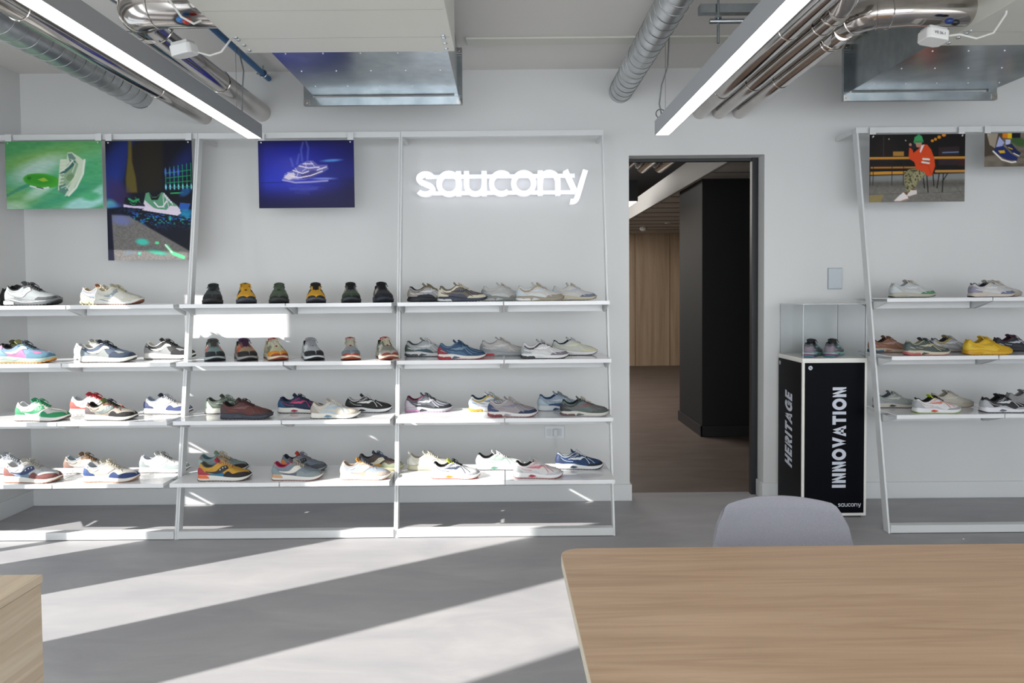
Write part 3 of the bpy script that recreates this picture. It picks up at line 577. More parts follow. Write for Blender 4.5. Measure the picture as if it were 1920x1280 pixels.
(3,3,-0.071,3.935,0,0.990,'runner','e2e4e6 c9b058 c9d8ea c8a94a dfe2e8 6c86a8 e6eef8 c9a640 c9ccd0 2f4258 d0a83a e4e4e4','white and gold shoe with gold heel block behind the grey and navy one'),
(3,3,0.042,3.755,0,0.983,'runner','a39da0 24304e 2b3a5e a8a2a4 968f94 7c7888 e8e6e4 7a3238 c4bebc d0c6c8 7a2c38 a39ca0','grey and navy shoe with dark red heel block, third shelf front'),
(3,3,0.326,3.935,0,0.990,'runner','9db0c0 2a4a72 b4c6d2 93a6b8 24446c c8d6e2 dfe6ec 9aa2a8 8a94a0 2c4a70 e0e6ea 7f94a8','blue and silver shoe behind the green grey one, third shelf'),
(3,3,0.440,3.755,0,0.965,'runner','5c6b68 4a5452 262e30 2b3436 53605e 6e4650 d9d4cc a49c94 c9c4b8 1c2426 5a4248 4a5452','dark green grey shoe with mauve heel block, right end of third shelf'),
(3,4,-0.423,3.881,0,0.990,'ride','e0ddd0 d6d2c2 eceae0 dedac8 d9d6c6 e6e4d8 d4d0b4 b9b494 d8d4c0 dcd8c8 d4d0b8 dcd8c6','plain cream shoe with tall heel pull tab, bottom shelf beside the white post'),
(3,4,-0.272,3.701,0,0.951,'ride','f0f0f2 b9bcc0 c0c4c8 eceef0 dcdfe4 39415a f9f9fa c04a2a 17171a 1a1a1c f08a24 d8ea28','white and silver shoe with orange sole window and neon yellow tongue'),
(3,4,-0.031,3.881,0,0.990,'ride','f2f4f4 e4e6e6 dfe6e6 f0f0f0 ecefee 9cc0aa f9f9f9 3a403c eeeeee 1b1c1e 4f9a72 e8e8e8','white shoe with pale green logo and green sole window'),
(3,4,0.178,3.701,0,0.962,'ride','e8e6e8 cfcfd4 b9bfc0 e2e2e4 d9dadd d86a72 f9f9fb a8323a e2e2e0 1d1d20 c22840 d2cecc','white shoe with red outlined logo and red sole window, bottom shelf'),
(3,4,0.422,3.881,0,0.976,'ride','1f3c66 16181f 1c2e50 1f3a62 24426c eef2f6 f7f8fa 22242a f0f2f4 c9ced6 2c3a5c 1d3860','navy blue shoe with black toe and bright white sole, right end of bottom shelf'),
(4,1,2.413,4.040,0,0.944,'runner','cfd0d0 5f8f6c dfe4e8 cfd2d0 d9dcda e9edf0 dcd6c6 3f5a48 d6d0c4 cdd4da dcd6c6 cfcac4','white shoe with green trim, alone on the top shelf right of the doorway'),
(4,1,2.887,3.985,0,0.880,'runner','cfc8c0 c2b8b0 c9c4c0 cfc8c0 c9c2bc ddd c6b8ac 8a8078 ddd6cc ccc c6b8ac c9c0b8','pinkish beige toe showing behind the white and slate blue shoe, top right shelf'),
(4,1,2.742,3.845,0,0.880,'runner','d3d0ce 69728c 8d98ac d0ccc8 dadada e6eaf0 dccfc4 22242a e0dad0 2b3244 dccfc4 d2ccc6','white and slate blue shoe on the top shelf at the right edge'),
(4,2,2.255,3.987,0,0.880,'runner','8f6450 8a5f4c 8c6554 8c6350 8f6552 c09a88 cdb9a2 6a4a38 7f5948 3a2a24 1f5f80 8a604e','brown suede shoe with blue heel block, beside the clear case'),
(4,2,2.359,3.807,0,0.880,'runner','49524f 3c4644 55605e 4a5452 414c4a c9c2a4 d9cfb8 c05a58 3c4442 b9b49c c8605e 3b4442','dark green grey shoe with coral heel block, second shelf right'),
(4,2,2.611,3.987,0,0.880,'runner','b4b4b8 9a9ca0 c4c6cc b08f2c c4c6cc e6e8ee a8a69e 3a3a3c a9acb2 262a34 b8b8b4 a89a60','silver grey and mustard shoe behind the dark green grey one'),
(4,2,2.983,3.982,0,0.895,'runner','24262e 1a1c24 1d2028 2a2a34 262a34 c9ccd4 1f2129 15161a 4a2c3c 3c1c2c 25272f 4a2a3a','black and dark plum shoe behind the bright yellow one, right edge'),
(4,2,2.699,3.807,0,0.927,'runner','e9bc24 dba818 eec832 e6b820 efc634 c9961a e8b41a d79c12 eac02c c9a030 dfa616 e6b820','bright yellow shoe with yellow laces and sole, second shelf right'),
(4,3,2.258,3.935,0,0.880,'ride','8f969e 848b94 a3a9b0 8c939c 9aa2aa c9c8c4 cfc8be 3c3c3e b4b2ae 5a6068 2a3038 888f98','steel grey shoe on cream sole behind the white leaning post'),
(4,3,2.584,3.935,0,0.880,'ride','c9c4b8 bfb9ac c4beb2 c8c2b6 cbc5ba d8d3c8 c4bcaa a8a090 cfc9bd b8b2a6 c4bcaa c6c0b4','plain beige shoe behind the white and neon one, right-hand shelves'),
(4,3,2.384,3.755,0,0.902,'ride','e4e4e6 a8a9ac b4b6ba e0e0e2 c9cacd e07a6a f2f2f8 a8c420 141416 1a1a1c d8401c d2e820','white and silver shoe with neon yellow tongue and red sole window'),
(4,3,3.021,3.930,0,0.881,'ride','9a9a9c 8c8c8e 9a9a9c 98989a 9c9c9e aaa 8f8f90 666 a0a0a0 888 888 98989a','plain grey shoe behind the black and silver one at the right edge'),
(4,3,2.757,3.755,0,0.923,'ride','26262a a9acb0 b9bcc0 1e1e22 c0c2c6 dcdee2 f2f3f8 3a3c40 1a1a1c 111114 6a6c72 1c1c20','black and silver shoe on thick white sole, third shelf at the right edge'),
]
NAMES = {1: 'left rack', 2: 'second rack', 3: 'third rack', 4: 'right-hand rack'}; ORD = {1: 'top', 2: 'second', 3: 'third', 4: 'bottom'}
rnd = random.Random(4)
for rk, row, x, y, yaw, s, style, cols, label in SHOES:
    rz = R(-yaw) if style == 'trail' else R(yaw+rnd.uniform(-3, 3))
    shoe(x, y, ROWS[row], rz, s, style, cols, label, 'shoes on the %s shelf of the %s' % (ORD[row], NAMES[rk]))
# ------------------------------------------------------------------ printed posters (flat prints: the picture is pigment on the sheet)
class Canvas:
    def __init__(s, w, h, seed=1):
        s.w, s.h = w, h; s.Y, s.X = np.mgrid[0:h, 0:w].astype(float); s.a = np.zeros((h, w, 3)); s.r = np.random.RandomState(seed)
    def c(s, h): return np.array([int(h[i:i+2], 16)/255 for i in (0, 2, 4)])
    def mixin(s, m, col): s.a = s.a*(1-m[..., None])+s.c(col)*m[..., None]
    def noise(s, sx, sy, seed=0):
        r = np.random.RandomState(seed); gy, gx = int(s.h/sy)+3, int(s.w/sx)+3; g = r.rand(gy, gx)
        y, x = s.Y/sy, s.X/sx; iy, ix = y.astype(int), x.astype(int); fy, fx = y-iy, x-ix; fy = fy*fy*(3-2*fy); fx = fx*fx*(3-2*fx)
        return (g[iy, ix]*(1-fx)+g[iy, ix+1]*fx)*(1-fy)+(g[iy+1, ix]*(1-fx)+g[iy+1, ix+1]*fx)*fy
    def blob(s, cx, cy, rx, ry, col, ang=0, soft=1.0, op=1):
        a = R(ang); dx, dy = s.X-cx, s.Y-cy; u = (dx*math.cos(a)+dy*math.sin(a))/rx; v = (-dx*math.sin(a)+dy*math.cos(a))/ry
        d = np.sqrt(u*u+v*v); s.mixin(np.clip((1+soft/2-d)/max(soft, .02), 0, 1)*op, col)
    def poly(s, pts, col, op=1, soft=.7):
        n = len(pts); sd = np.full((s.h, s.w), 1e9); ins = np.zeros((s.h, s.w), bool)
        for i in range(n):
            (x0, y0), (x1, y1) = pts[i], pts[(i+1) % n]; dx, dy = x1-x0, y1-y0; L = dx*dx+dy*dy+1e-9
            t = np.clip(((s.X-x0)*dx+(s.Y-y0)*dy)/L, 0, 1); sd = np.minimum(sd, np.hypot(s.X-x0-t*dx, s.Y-y0-t*dy))
            if y0 != y1: ins ^= ((s.Y < y0) != (s.Y < y1)) & (s.X < x0+(s.Y-y0)*dx/dy)
        d = np.where(ins, sd, -sd); s.mixin(np.clip(d/soft+.5, 0, 1)*op, col)
    def line(s, pts, wd, col, op=1, soft=.8):
        sd = np.full((s.h, s.w), 1e9)
        for (x0, y0), (x1, y1) in zip(pts, pts[1:]):
            dx, dy = x1-x0, y1-y0; L = dx*dx+dy*dy+1e-9; t = np.clip(((s.X-x0)*dx+(s.Y-y0)*dy)/L, 0, 1); sd = np.minimum(sd, np.hypot(s.X-x0-t*dx, s.Y-y0-t*dy))
        s.mixin(np.clip((wd/2-sd)/soft+.5, 0, 1)*op, col)
def poster(label, x0, x1, z0, z1, y, cv, gloss=.35, hang=True, warp=0):
    r_ = root('poster', label, 'poster', ((x0+x1)/2, y, z0), group='posters along the wall'); W, H = x1-x0, z1-z0
    nx, ny = cv.w, cv.h; f = lambda u, v: .004*math.sin(v*3)*warp
    xs = np.linspace(-W/2, W/2, nx); zs = np.linspace(H, 0, ny)
    X, Z = np.meshgrid(xs, zs); Yy = warp*.006*np.sin(2.5*(Z/H))*np.cos(3*X/W)-.0013
    co = np.stack([X, Yy, Z], -1).reshape(-1, 3)
    i = np.arange((ny-1)*(nx-1)); rr, c_ = i//(nx-1), i % (nx-1); a = rr*nx+c_
    fc = np.stack([a, a+nx, a+nx+1, a+1], -1)
    me = bpy.data.meshes.new('print'); me.from_pydata(co.tolist(), [], fc.tolist())
    at = me.color_attributes.new('ink', 'FLOAT_COLOR', 'POINT'); col = np.clip(cv.a, 0, 1).reshape(-1, 3)
    L = np.where(col <= .04045, col/12.92, ((col+.055)/1.055)**2.4)*.86
    at.data.foreach_set('color', np.concatenate([L, np.ones((len(L), 1))], 1).astype(np.float32).ravel())
    m = bpy.data.materials.new('print_ink'); m.use_nodes = True; nt = m.node_tree; n = nt.nodes.new('ShaderNodeAttribute'); n.attribute_name = 'ink'
    b = nt.nodes['Principled BSDF']; nt.links.new(n.outputs['Color'], b.inputs['Base Color']); b.inputs['Roughness'].default_value = gloss; b.inputs['Specular IOR Level'].default_value = .2
    me.materials.append(m); link('print', me, r_)
    box('backing', M_WHITE, r_, -W/2, W/2, .0062 if warp else -.0012, .0072 if warp else 0, 0, H)
    for sx in (-1, 1):
        bm = bmesh.new(); bmesh.ops.create_cone(bm, cap_ends=True, segments=14, radius1=.0045, radius2=.0045, depth=.003, matrix=Matrix.Translation((sx*(W/2-.02), -.005, H-.012)) @ Matrix.Rotation(PI/2, 4, 'X'))
        fin('pin', bm, mat('d9dadc', .2, .6), r_)
        box('hanger', M_WHITE, r_, sx*(W/2-.02)-.018, sx*(W/2-.02)+.018, 0, .0015, H-.02, H+.042)
    return r_
def shoe_pic(cv, ox, oy, s, a, cols, flip=1):
    ca, sa = math.cos(R(a)), math.sin(R(a)); T = lambda p: [(ox+s*(x*flip*ca-y*sa), oy+s*(x*flip*sa+y*ca)) for x, y in p]
    base, over, sole, dark, logo = cols
    cv.poly(T([(-.5, .0), (-.48, -.32), (-.40, -.36), (-.30, -.25), (-.18, -.27), (-.06, -.42), (.02, -.40), (.2, -.24), (.4, -.14), (.5, -.04), (.48, .05), (-.5, .08)]), base)
    cv.poly(T([(-.40, -.34), (-.30, -.24), (-.18, -.26), (-.08, -.37), (-.14, -.20), (-.30, -.17)]), dark)
    cv.poly(T([(-.5, .03), (-.48, -.14), (-.36, -.06), (-.2, .03)]), over); cv.poly(T([(.12, .03), (.22, -.10), (.40, -.12), (.5, -.04), (.49, .04)]), over)
    cv.line(T([(-.22, -.12), (-.1, -.02), (.02, -.04), (.1, -.2)]), s*.035, logo); cv.line(T([(-.02, -.36), (.06, -.02)]), s*.02, over); cv.line(T([(.08, -.3), (.2, -.02)]), s*.02, over)
    for k in range(5): cv.line(T([(.0+k*.055, -.40+k*.045), (.05+k*.055, -.30+k*.04)]), s*.022, logo)
    cv.poly(T([(-.52, .0), (-.1, .04), (.5, .0), (.54, .04), (.44, .13), (-.1, .14), (-.50, .14)]), sole); cv.line(T([(-.5, .15), (-.1, .15), (.44, .14)]), s*.025, dark)
# 1: green abstract with an upright trainer and a bright green sole
cv = Canvas(184, 128, 2); cv.mixin(np.ones((128, 184)), '5aa87a')
q = cv.noise(70, 22, 3); dg = (cv.X*.55+cv.Y*1.0)
cv.mixin(np.clip(1-cv.Y/50+.3*q, 0, 1)*.8, '4f9a5c'); cv.blob(60, 34, 90, 16, '8bb45e', -12, 1.2, .7); cv.blob(150, 40, 70, 14, '9ac48a', -18, 1.2, .7)
cv.blob(62, 52, 52, 18, 'b9d6cc', -20, .9, .9); cv.blob(90, 74, 90, 10, '5fae8e', -25, 1, .7); cv.blob(140, 62, 70, 30, '4da873', -22, .9, .8)
cv.blob(20, 105, 34, 16, '7cb46a', 5, 1, .8); cv.blob(65, 92, 34, 9, 'b4d8c0', -28, .9, .9); cv.blob(28, 88, 46, 3, '3c8a7a', -26, .9, .7); cv.blob(110, 104, 70, 8, '3f9c74', -22, 1, .8)
cv.blob(150, 116, 42, 12, 'a9dcd8', -14, .5, .95); cv.blob(172, 98, 20, 8, '9ad4c4', -40, .7, .9); cv.blob(160, 104, 18, 8, '4fb07a', 0, .6, .9); cv.blob(10, 122, 26, 9, 'bcd8bc', 0, 1, .8)
cv.a += ((cv.noise(9, 3, 8)-.5)*.05)[..., None]
cv.blob(68, 74, 35, 13.5, '48a838', 6, .14); cv.blob(64, 72, 27, 9, '3c9a30', 6, .4); cv.poly([(60, 72), (72, 68), (80, 74), (70, 76)], '9cc23c'); cv.blob(44, 69, 4, 3, '2c7a2c', 0, .3)
for k in range(16): cv.line([(42+k*3.6, 62+k*.35), (41+k*3.6, 66+k*.35)], .8, '358e2c')
cv.line([(46, 84), (66, 89), (80, 87)], 3, 'dfe6e0'); cv.line([(58, 86), (70, 89)], 2, '555a60')
cv.poly([(114, 96), (98, 92), (100, 70), (102, 50), (104, 34), (116, 34), (118, 22), (126, 21), (140, 30), (150, 38), (144, 62), (130, 86), (122, 100), (110, 104)], 'cfdcc4', soft=1)
cv.poly([(102, 78), (108, 58), (118, 44), (132, 34), (138, 44), (128, 70), (118, 88), (106, 98), (100, 92)], '8fae8e'); cv.poly([(118, 24), (126, 23), (134, 33), (122, 40)], '6f8f84')
cv.line([(104, 62), (114, 56), (126, 46), (130, 40)], 5, '3d6b66'); cv.line([(106, 56), (118, 48), (128, 36)], 2, 'e4ecdc'); cv.blob(122, 68, 8, 6, '76966c', -30, .3); cv.poly([(100, 84), (112, 80), (118, 92), (110, 100), (101, 96)], '5d8a7c')
cv.line([(150, 36), (146, 62), (132, 88), (118, 102)], 4, 'e3ebe0')
for k in range(8): cv.line([(100+k*.6, 82-k*6.4), (108+k*.8, 80.5-k*6.4)], 1.6, 'dfe6d2')
for p in ([(112, 90), (122, 78), (134, 62)], [(124, 34), (132, 44), (126, 58)], [(104, 88), (114, 84), (120, 92)]): cv.line(p, 1.3, 'e6eedd', .9)
poster('green abstract poster with one upright trainer and a bright green sole', -2.957, -2.383, 1.866, 2.266, 4.085, cv)
# 2: tall dark blue poster, walker's trouser legs and green trainers at night
cv = Canvas(166, 228, 5); cv.mixin(np.ones((228, 166)), '0b0d1c')
cv.blob(10, 78, 22, 66, '2440a0', 18, 1.3, .85); cv.blob(26, 34, 20, 60, '1c2c78', 40, 1.2, .7); cv.blob(146, 46, 16, 40, '1c2a70', 35, 1.2, .7); cv.blob(60, 34, 16, 20, '151a3c', 0, 1, .6)
cv.poly([(46, 14), (60, 2), (110, 2), (106, 94), (40, 100), (34, 80)], '1d1a17', soft=5); cv.poly([(44, 0), (50, 0), (50, 40), (56, 70), (58, 98), (37, 98), (37, 70), (42, 30)], '5c5222', soft=3); cv.blob(84, 40, 20, 50, '241f16', 0, .8, .8)
cv.blob(22, 104, 20, 34, '3a2c5c', -30, .8, .8); cv.blob(7, 122, 12, 10, '5fb2b0', 30, .8, .9); cv.blob(14, 132, 14, 12, '4478c8', 0, 1, .8)
cv.poly([(0, 128), (160, 112), (166, 130), (166, 228), (0, 228)], '0e1222', soft=4); q = cv.noise(7, 3, 4)*cv.noise(3, 2, 9)
mk = np.clip((q-.24)*6, 0, 1)*np.exp(-((cv.Y-146)/14)**2)*np.clip((cv.X-15)/20, 0, 1); cv.mixin(mk, '2468c8'); mk = np.clip((cv.noise(4, 3, 13)-.66)*5, 0, 1)*np.exp(-((cv.Y-150)/11)**2)*(cv.X > 50); cv.mixin(mk, '28b49a')
cv.poly([(140, 118), (160, 120), (154, 134), (136, 132)], '2a5cb0'); cv.blob(150, 138, 16, 7, '2496c0', 0, .8, .8)
for k in range(7):
    x = 113+k*8.2; cv.line([(x, 52-k*1.5), (x, 92)], 1.6, '1e9a68', .9); cv.blob(x, 88, 1.6, 5, '8fe8ff', 0, .8)
    if k < 4: cv.blob(x, 60, 1.8, 7, '4a70e0', 0, .8)
for k in range(4): cv.line([(112+2*k, 62+k*9), (162, 56+k*10.5)], 1.5, '1fa060', .85)
cv.line([(122, 100), (146, 99)], 2, '2cc070'); cv.blob(150, 98, 12, 7, '1c5c98', -30, .6, .8)
cv.poly([(8, 140), (40, 142), (160, 212), (164, 228), (8, 228)], '73706e', soft=3); cv.a += (((cv.noise(2, 2, 21)-.5)*.10)*((cv.Y > 150) & (cv.X > 10) & (cv.X < 10+(cv.Y-125)*1.6)))[..., None]  # grey pavement wedge, with a weak patch of reflected light kept in its colour
cv.blob(26, 150, 18, 9, '6f7cc0', 10, 1, .7); cv.poly([(0, 132), (8, 134), (12, 228), (0, 228)], '12142a', soft=2)
cv.blob(66, 192, 12, 6, '48c8b4', 8, .7); cv.blob(94, 194, 4, 3, '5ce49a', 0, .3); cv.line([(112, 200), (124, 214), (144, 222)], 6, '58e08c', soft=2); cv.line([(110, 198), (122, 212)], 3, 'e8fff0'); cv.blob(94, 212, 18, 4, '3fa88c', 12, .9, .9); cv.blob(60, 214, 3, 3, '4ab49c', 0, .6); cv.blob(40, 212, 10, 5, '6a7a88', 0, 1, .6)
shoe_pic(cv, 104, 128, 72, 10, ('5c9a78', 'dcd2e2', 'e4d8ea', '0c0e10', 'efe6f2')); shoe_pic(cv, 52, 122, 40, 6, ('141820', '1c2230', 'd8c8e8', '0a0a10', '2a8a60')); cv.line([(42, 110), (50, 115), (60, 111)], 4, '2a9a60')
poster('tall dark blue night poster of a walker in green and white trainers', -2.362, -1.848, 1.556, 2.264, 4.085, cv, warp=1)
# 3: violet blue poster, a silver trainer over water
cv = Canvas(184, 128, 7); cv.mixin(np.ones((128, 184)), '16155c'); cv.blob(60, 52, 80, 44, '2b34b4', 0, 1.3, .95); cv.blob(50, 78, 70, 22, '2a3cc4', 0, 1.2, .7); cv.blob(150, 60, 40, 22, '202a80', 0, 1, .6); cv.mixin(np.clip(1-cv.X/14, 0, 1)*.4, '0e0e3a')
cv.mixin(np.clip(1-cv.Y/14, 0, 1)*.6, '10103c'); cv.mixin(np.clip((cv.Y-80)/48, 0, 1)*.75, '14123c'); cv.mixin(np.clip((cv.X-150)/40, 0, 1)*.5*(cv.Y > 70), '15133a'); cv.line([(0, 79), (184, 77)], 1, '0f1050', .8)
for p in ([(66, 48), (62, 34)], [(84, 38), (82, 18), (86, 4)], [(94, 36), (96, 14), (92, 2)], [(74, 44), (78, 26)]): cv.line(p, 3.5, '7d8ce0', .45, 3)
cv.blob(140, 38, 18, 2.4, '5a9ae0', -3, .9, .9); cv.blob(124, 72, 22, 2, '8a9cf0', 0, .9, .8)
cv.poly([(46, 72), (50, 62), (66, 56), (80, 44), (94, 38), (104, 38), (114, 46), (132, 46), (134, 54), (124, 60), (110, 66), (88, 74), (60, 76)], '7f7cc0', .75, soft=2)
for p in ([(50, 66), (62, 70), (76, 72)], [(70, 52), (76, 60), (72, 70)], [(90, 42), (92, 52), (84, 58)], [(100, 40), (108, 50), (122, 54)], [(56, 60), (70, 64)], [(84, 66), (98, 70), (110, 64)]): cv.line(p, 1.4, 'd8d2f0', .9, 1.2)
cv.poly([(80, 62), (104, 56), (120, 60), (106, 70), (84, 72)], '46448c', soft=2); cv.poly([(48, 70), (56, 62), (68, 60), (70, 70), (58, 74)], 'd8cfe8', soft=1)
for p in ([(66, 56), (84, 62), (96, 58)], [(78, 48), (96, 52), (116, 50)], [(86, 44), (104, 44)], [(60, 66), (78, 70), (100, 66), (122, 58)], [(112, 56), (130, 50)]): cv.line(p, 2, 'efe6f6')
cv.line([(46, 74), (70, 79), (100, 78), (132, 76)], 3, 'b4aee0', .9, 1.5); cv.line([(60, 90), (90, 94), (110, 90)], 5, '4a52b8', .5, 5); cv.line([(70, 98), (96, 100)], 3, '3a42a0', .5, 4)
for k in range(9): cv.line([(55+k*5, 84+(k*7) % 9), (85+k*5, 85+(k*5) % 9)], 1, '5a62c8', .35, 2)
poster('violet blue poster of a silver trainer floating above dark water', -1.455, -.886, 1.858, 2.257, 4.085, cv)
# 4: person in an orange jersey on a beer bench
cv = Canvas(184, 132, 9); cv.mixin(np.ones((132, 184)), '120e0e'); cv.blob(30, 34, 22, 30, '1e1612', 0, 1, .8); cv.line([(27, 4), (27, 44)], .8, '4a4c50', .8)
for x, y, r_ in ((120, 13, 3), (126, 10, 3), (133, 6, 3.6), (142, 1.5, 4.2)): cv.blob(x, y, r_, r_*.9, 'd88a20', 0, .4)
for x, y in ((6, 5), (37, 9), (69, 12), (178, 2)): cv.blob(x, y, 1.2, 1.2, 'e0d4c0', 0, .6)
cv.poly([(132, 26), (172, 24), (172, 60), (132, 60)], '2e2024', soft=1); cv.line([(140, 36), (170, 35)], 2.2, '6f86a8'); cv.poly([(170, 44), (184, 44), (184, 62), (170, 62)], '3a1c1c')
cv.poly([(0, 80), (184, 76), (184, 132), (0, 132)], '77746e', soft=2); cv.a += ((cv.noise(5, 3, 3)-.5)*.06*(cv.Y > 80))[..., None]; cv.poly([(0, 80), (184, 76), (184, 88), (0, 92)], '8f9698', .6, 4); cv.mixin(np.exp(-((cv.Y-96)/7)**2)*.45, '3f3c38')
for p in ([(0, 116), (184, 112)], [(20, 92), (8, 116)], [(62, 92), (58, 130)], [(130, 100), (140, 130)], [(160, 94), (182, 122)]): cv.line(p, .7, '504e4a', .8)
cv.poly([(0, 118), (28, 116), (22, 132), (0, 132)], '9a8850', .8, 2)
for x0, x1, y0, y1, h, c_ in ((0, 184, 46, 46, 5, 'c58a34'), (3, 100, 64, 64, 3.5, 'b87a2c'), (0, 74, 75, 74, 6, 'cc9030'), (128, 184, 72, 72, 5, 'c49048')): cv.line([(x0, y0), (x1, y1)], h, c_); cv.line([(x0, y0+h/2), (x1, y1+h/2)], 1, '5a3a1c')
cv.poly([(45, 33), (66, 33), (66, 42), (45, 42)], 'a87a34')
for x in (2, 8, 44, 66): cv.line([(x, 50), (x-1, 98)], 1.2, '1c1a1a')
for p in ([(103, 80), (106, 104)], [(110, 78), (113, 112)], [(134, 76), (130, 104)], [(142, 76), (140, 112)], [(150, 76), (140, 92)], [(122, 78), (124, 100)]): cv.line(p, 2, '1a1717')
cv.poly([(66, 74), (78, 67), (96, 66), (112, 72), (104, 84), (94, 92), (86, 108), (74, 112), (68, 96)], '8c8764', soft=1); cv.poly([(86, 72), (108, 74), (100, 86), (88, 96), (80, 110), (70, 108), (78, 92)], '9a9470', soft=1)
q = cv.noise(2.4, 2.4, 17); cv.mixin(np.clip((q-.6)*6, 0, 1)*((cv.a[..., 0]-cv.a[..., 2]) > .10)*((cv.a[..., 0] < .66) & (cv.a[..., 1] > .42) & (cv.Y > 64) & (cv.Y < 114) & (cv.X > 64) & (cv.X < 114)), '4c4a34')
cv.poly([(67, 112), (74, 112), (72, 120), (66, 118)], '7a4a34'); cv.poly([(80, 104), (88, 106), (88, 112), (82, 110)], '7a4a34')
cv.poly([(48, 128), (58, 118), (66, 112), (74, 120), (76, 126), (56, 132), (49, 131)], 'ece4e2'); cv.line([(49, 130), (60, 130), (75, 125)], 2.4, 'a08070'); cv.poly([(72, 118), (80, 108), (91, 108), (92, 116), (78, 121)], 'ded8d4'); cv.line([(76, 121), (92, 116)], 1.8, '96766a')
cv.poly([(98, 20), (110, 20), (118, 30), (124, 46), (126, 62), (120, 80), (112, 82), (104, 72), (90, 68), (86, 54), (76, 47), (75, 42), (76, 26), (82, 26), (84, 36), (94, 28)], 'd8481c', soft=1)
cv.poly([(99, 22), (105, 20), (98, 36), (96, 34)], 'e4e0e8'); cv.line([(103, 48), (114, 49)], 4, 'e8e2dc'); cv.line([(101, 54), (114, 56)], 3.4, 'e8e2dc'); cv.line([(104, 51), (114, 52)], 1, '402820'); cv.line([(95, 58), (112, 60), (118, 76)], 1.2, 'a8320e', .7)
cv.blob(93, 18, 7, 7.5, 'b98a74', 0, .2); cv.poly([(84, 16), (86, 6), (94, 0), (100, 4), (103, 14)], '3fa062'); cv.poly([(84, 13), (103, 12), (103, 16), (84, 17)], '348a54'); cv.poly([(78, 20), (88, 18), (90, 26), (82, 30), (78, 26)], '23222a'); cv.blob(78, 20, 2.5, 3, 'c09078', 0, .4)
poster('poster of a person in an orange jersey and green beanie on a wooden bench', 2.176, 2.744, 1.862, 2.262, 4.085, cv)
# 5: feet in navy trainers
cv = Canvas(184, 64, 11); cv.mixin(np.ones((64, 184)), '6e655a'); cv.a += ((cv.noise(14, 5, 3)-.5)*.14)[..., None]; cv.poly([(0, 0), (40, 0), (20, 40), (0, 44)], '4a4036', soft=3)
cv.poly([(4, 0), (26, 0), (20, 28), (10, 22)], 'a09484', soft=1); cv.blob(64, 16, 18, 8, '3c5a30', 20, .6); cv.poly([(34, 0), (52, 0), (52, 10), (34, 9)], 'd8801c'); cv.poly([(44, 0), (52, 0), (52, 10), (44, 10)], 'e8c020'); cv.poly([(52, 0), (68, 0), (68, 9), (52, 9)], '101018')
cv.poly([(28, 6), (38, 18), (32, 26), (22, 26)], 'a8b0dc'); cv.poly([(40, 12), (50, 12), (48, 24), (40, 22)], 'c0c4e4')
cv.poly([(18, 30), (24, 26), (36, 24), (50, 38), (64, 46), (62, 52), (44, 50), (20, 38)], '1f2c66'); cv.poly([(40, 22), (52, 20), (62, 32), (70, 38), (66, 42), (52, 36)], '1a2450'); cv.line([(17, 34), (34, 50), (52, 55), (60, 54)], 3, 'ece6dc'); cv.line([(56, 38), (66, 43)], 2, 'e0dad0'); cv.poly([(26, 33), (38, 32), (40, 37), (30, 38)], 'd8b020'); cv.line([(46, 27), (53, 30)], 2, 'd8b020')
poster('cropped poster of feet in navy trainers at the right edge', 2.858, 3.43, 2.066, 2.264, 4.085, cv)
# ------------------------------------------------------------------ lettering helpers (2-D strokes extruded a little)
def ringp(cx, cy, rx, ry, a0, a1, n=28): return [(cx+rx*math.cos(a0+(a1-a0)*i/n), cy+ry*math.sin(a0+(a1-a0)*i/n)) for i in range(n+1)]
def strokes(bm, paths, wd, M, d0, d1):
    for p in paths:
        closed = p[0] == p[-1]; P = [Vector((x, y)) for x, y in p]; n = len(P); L, Rr = [], []
        for i in range(n):
            a = P[i-1] if i else (P[-2] if closed else P[0]); b = P[i+1] if i < n-1 else (P[1] if closed else P[-1])
            t1 = (P[i]-a).normalized() if (P[i]-a).length else (b-P[i]).normalized(); t2 = (b-P[i]).normalized() if (b-P[i]).length else t1
            t = (t1+t2).normalized(); nn = Vector((-t.y, t.x)); k = 1/max(.5, nn.dot(Vector((-t1.y, t1.x))))
            L.append(P[i]+nn*wd/2*k); Rr.append(P[i]-nn*wd/2*k)
        V = [[bm.verts.new(M(q.x, q.y, d)) for q in S] for S, d in ((L, d0), (Rr, d0), (Rr, d1), (L, d1))]
        for i in range(n-1):
            for k in range(4): bm.faces.new((V[k][i], V[k][i+1], V[(k+1) % 4][i+1], V[(k+1) % 4][i]))
        if not closed: bm.faces.new([V[k][0] for k in range(4)]); bm.faces.new([V[k][-1] for k in range(3, -1, -1)])
def polyx(bm, polys, M, d0, d1):
    for p in polys:
        A = [bm.verts.new(M(x, y, d0)) for x, y in p]; B = [bm.verts.new(M(x, y, d1)) for x, y in p]
        bm.faces.new(A); bm.faces.new(B[::-1]); n = len(A)
        for i in range(n): bm.faces.new((A[i], A[(i+1) % n], B[(i+1) % n], B[i]))
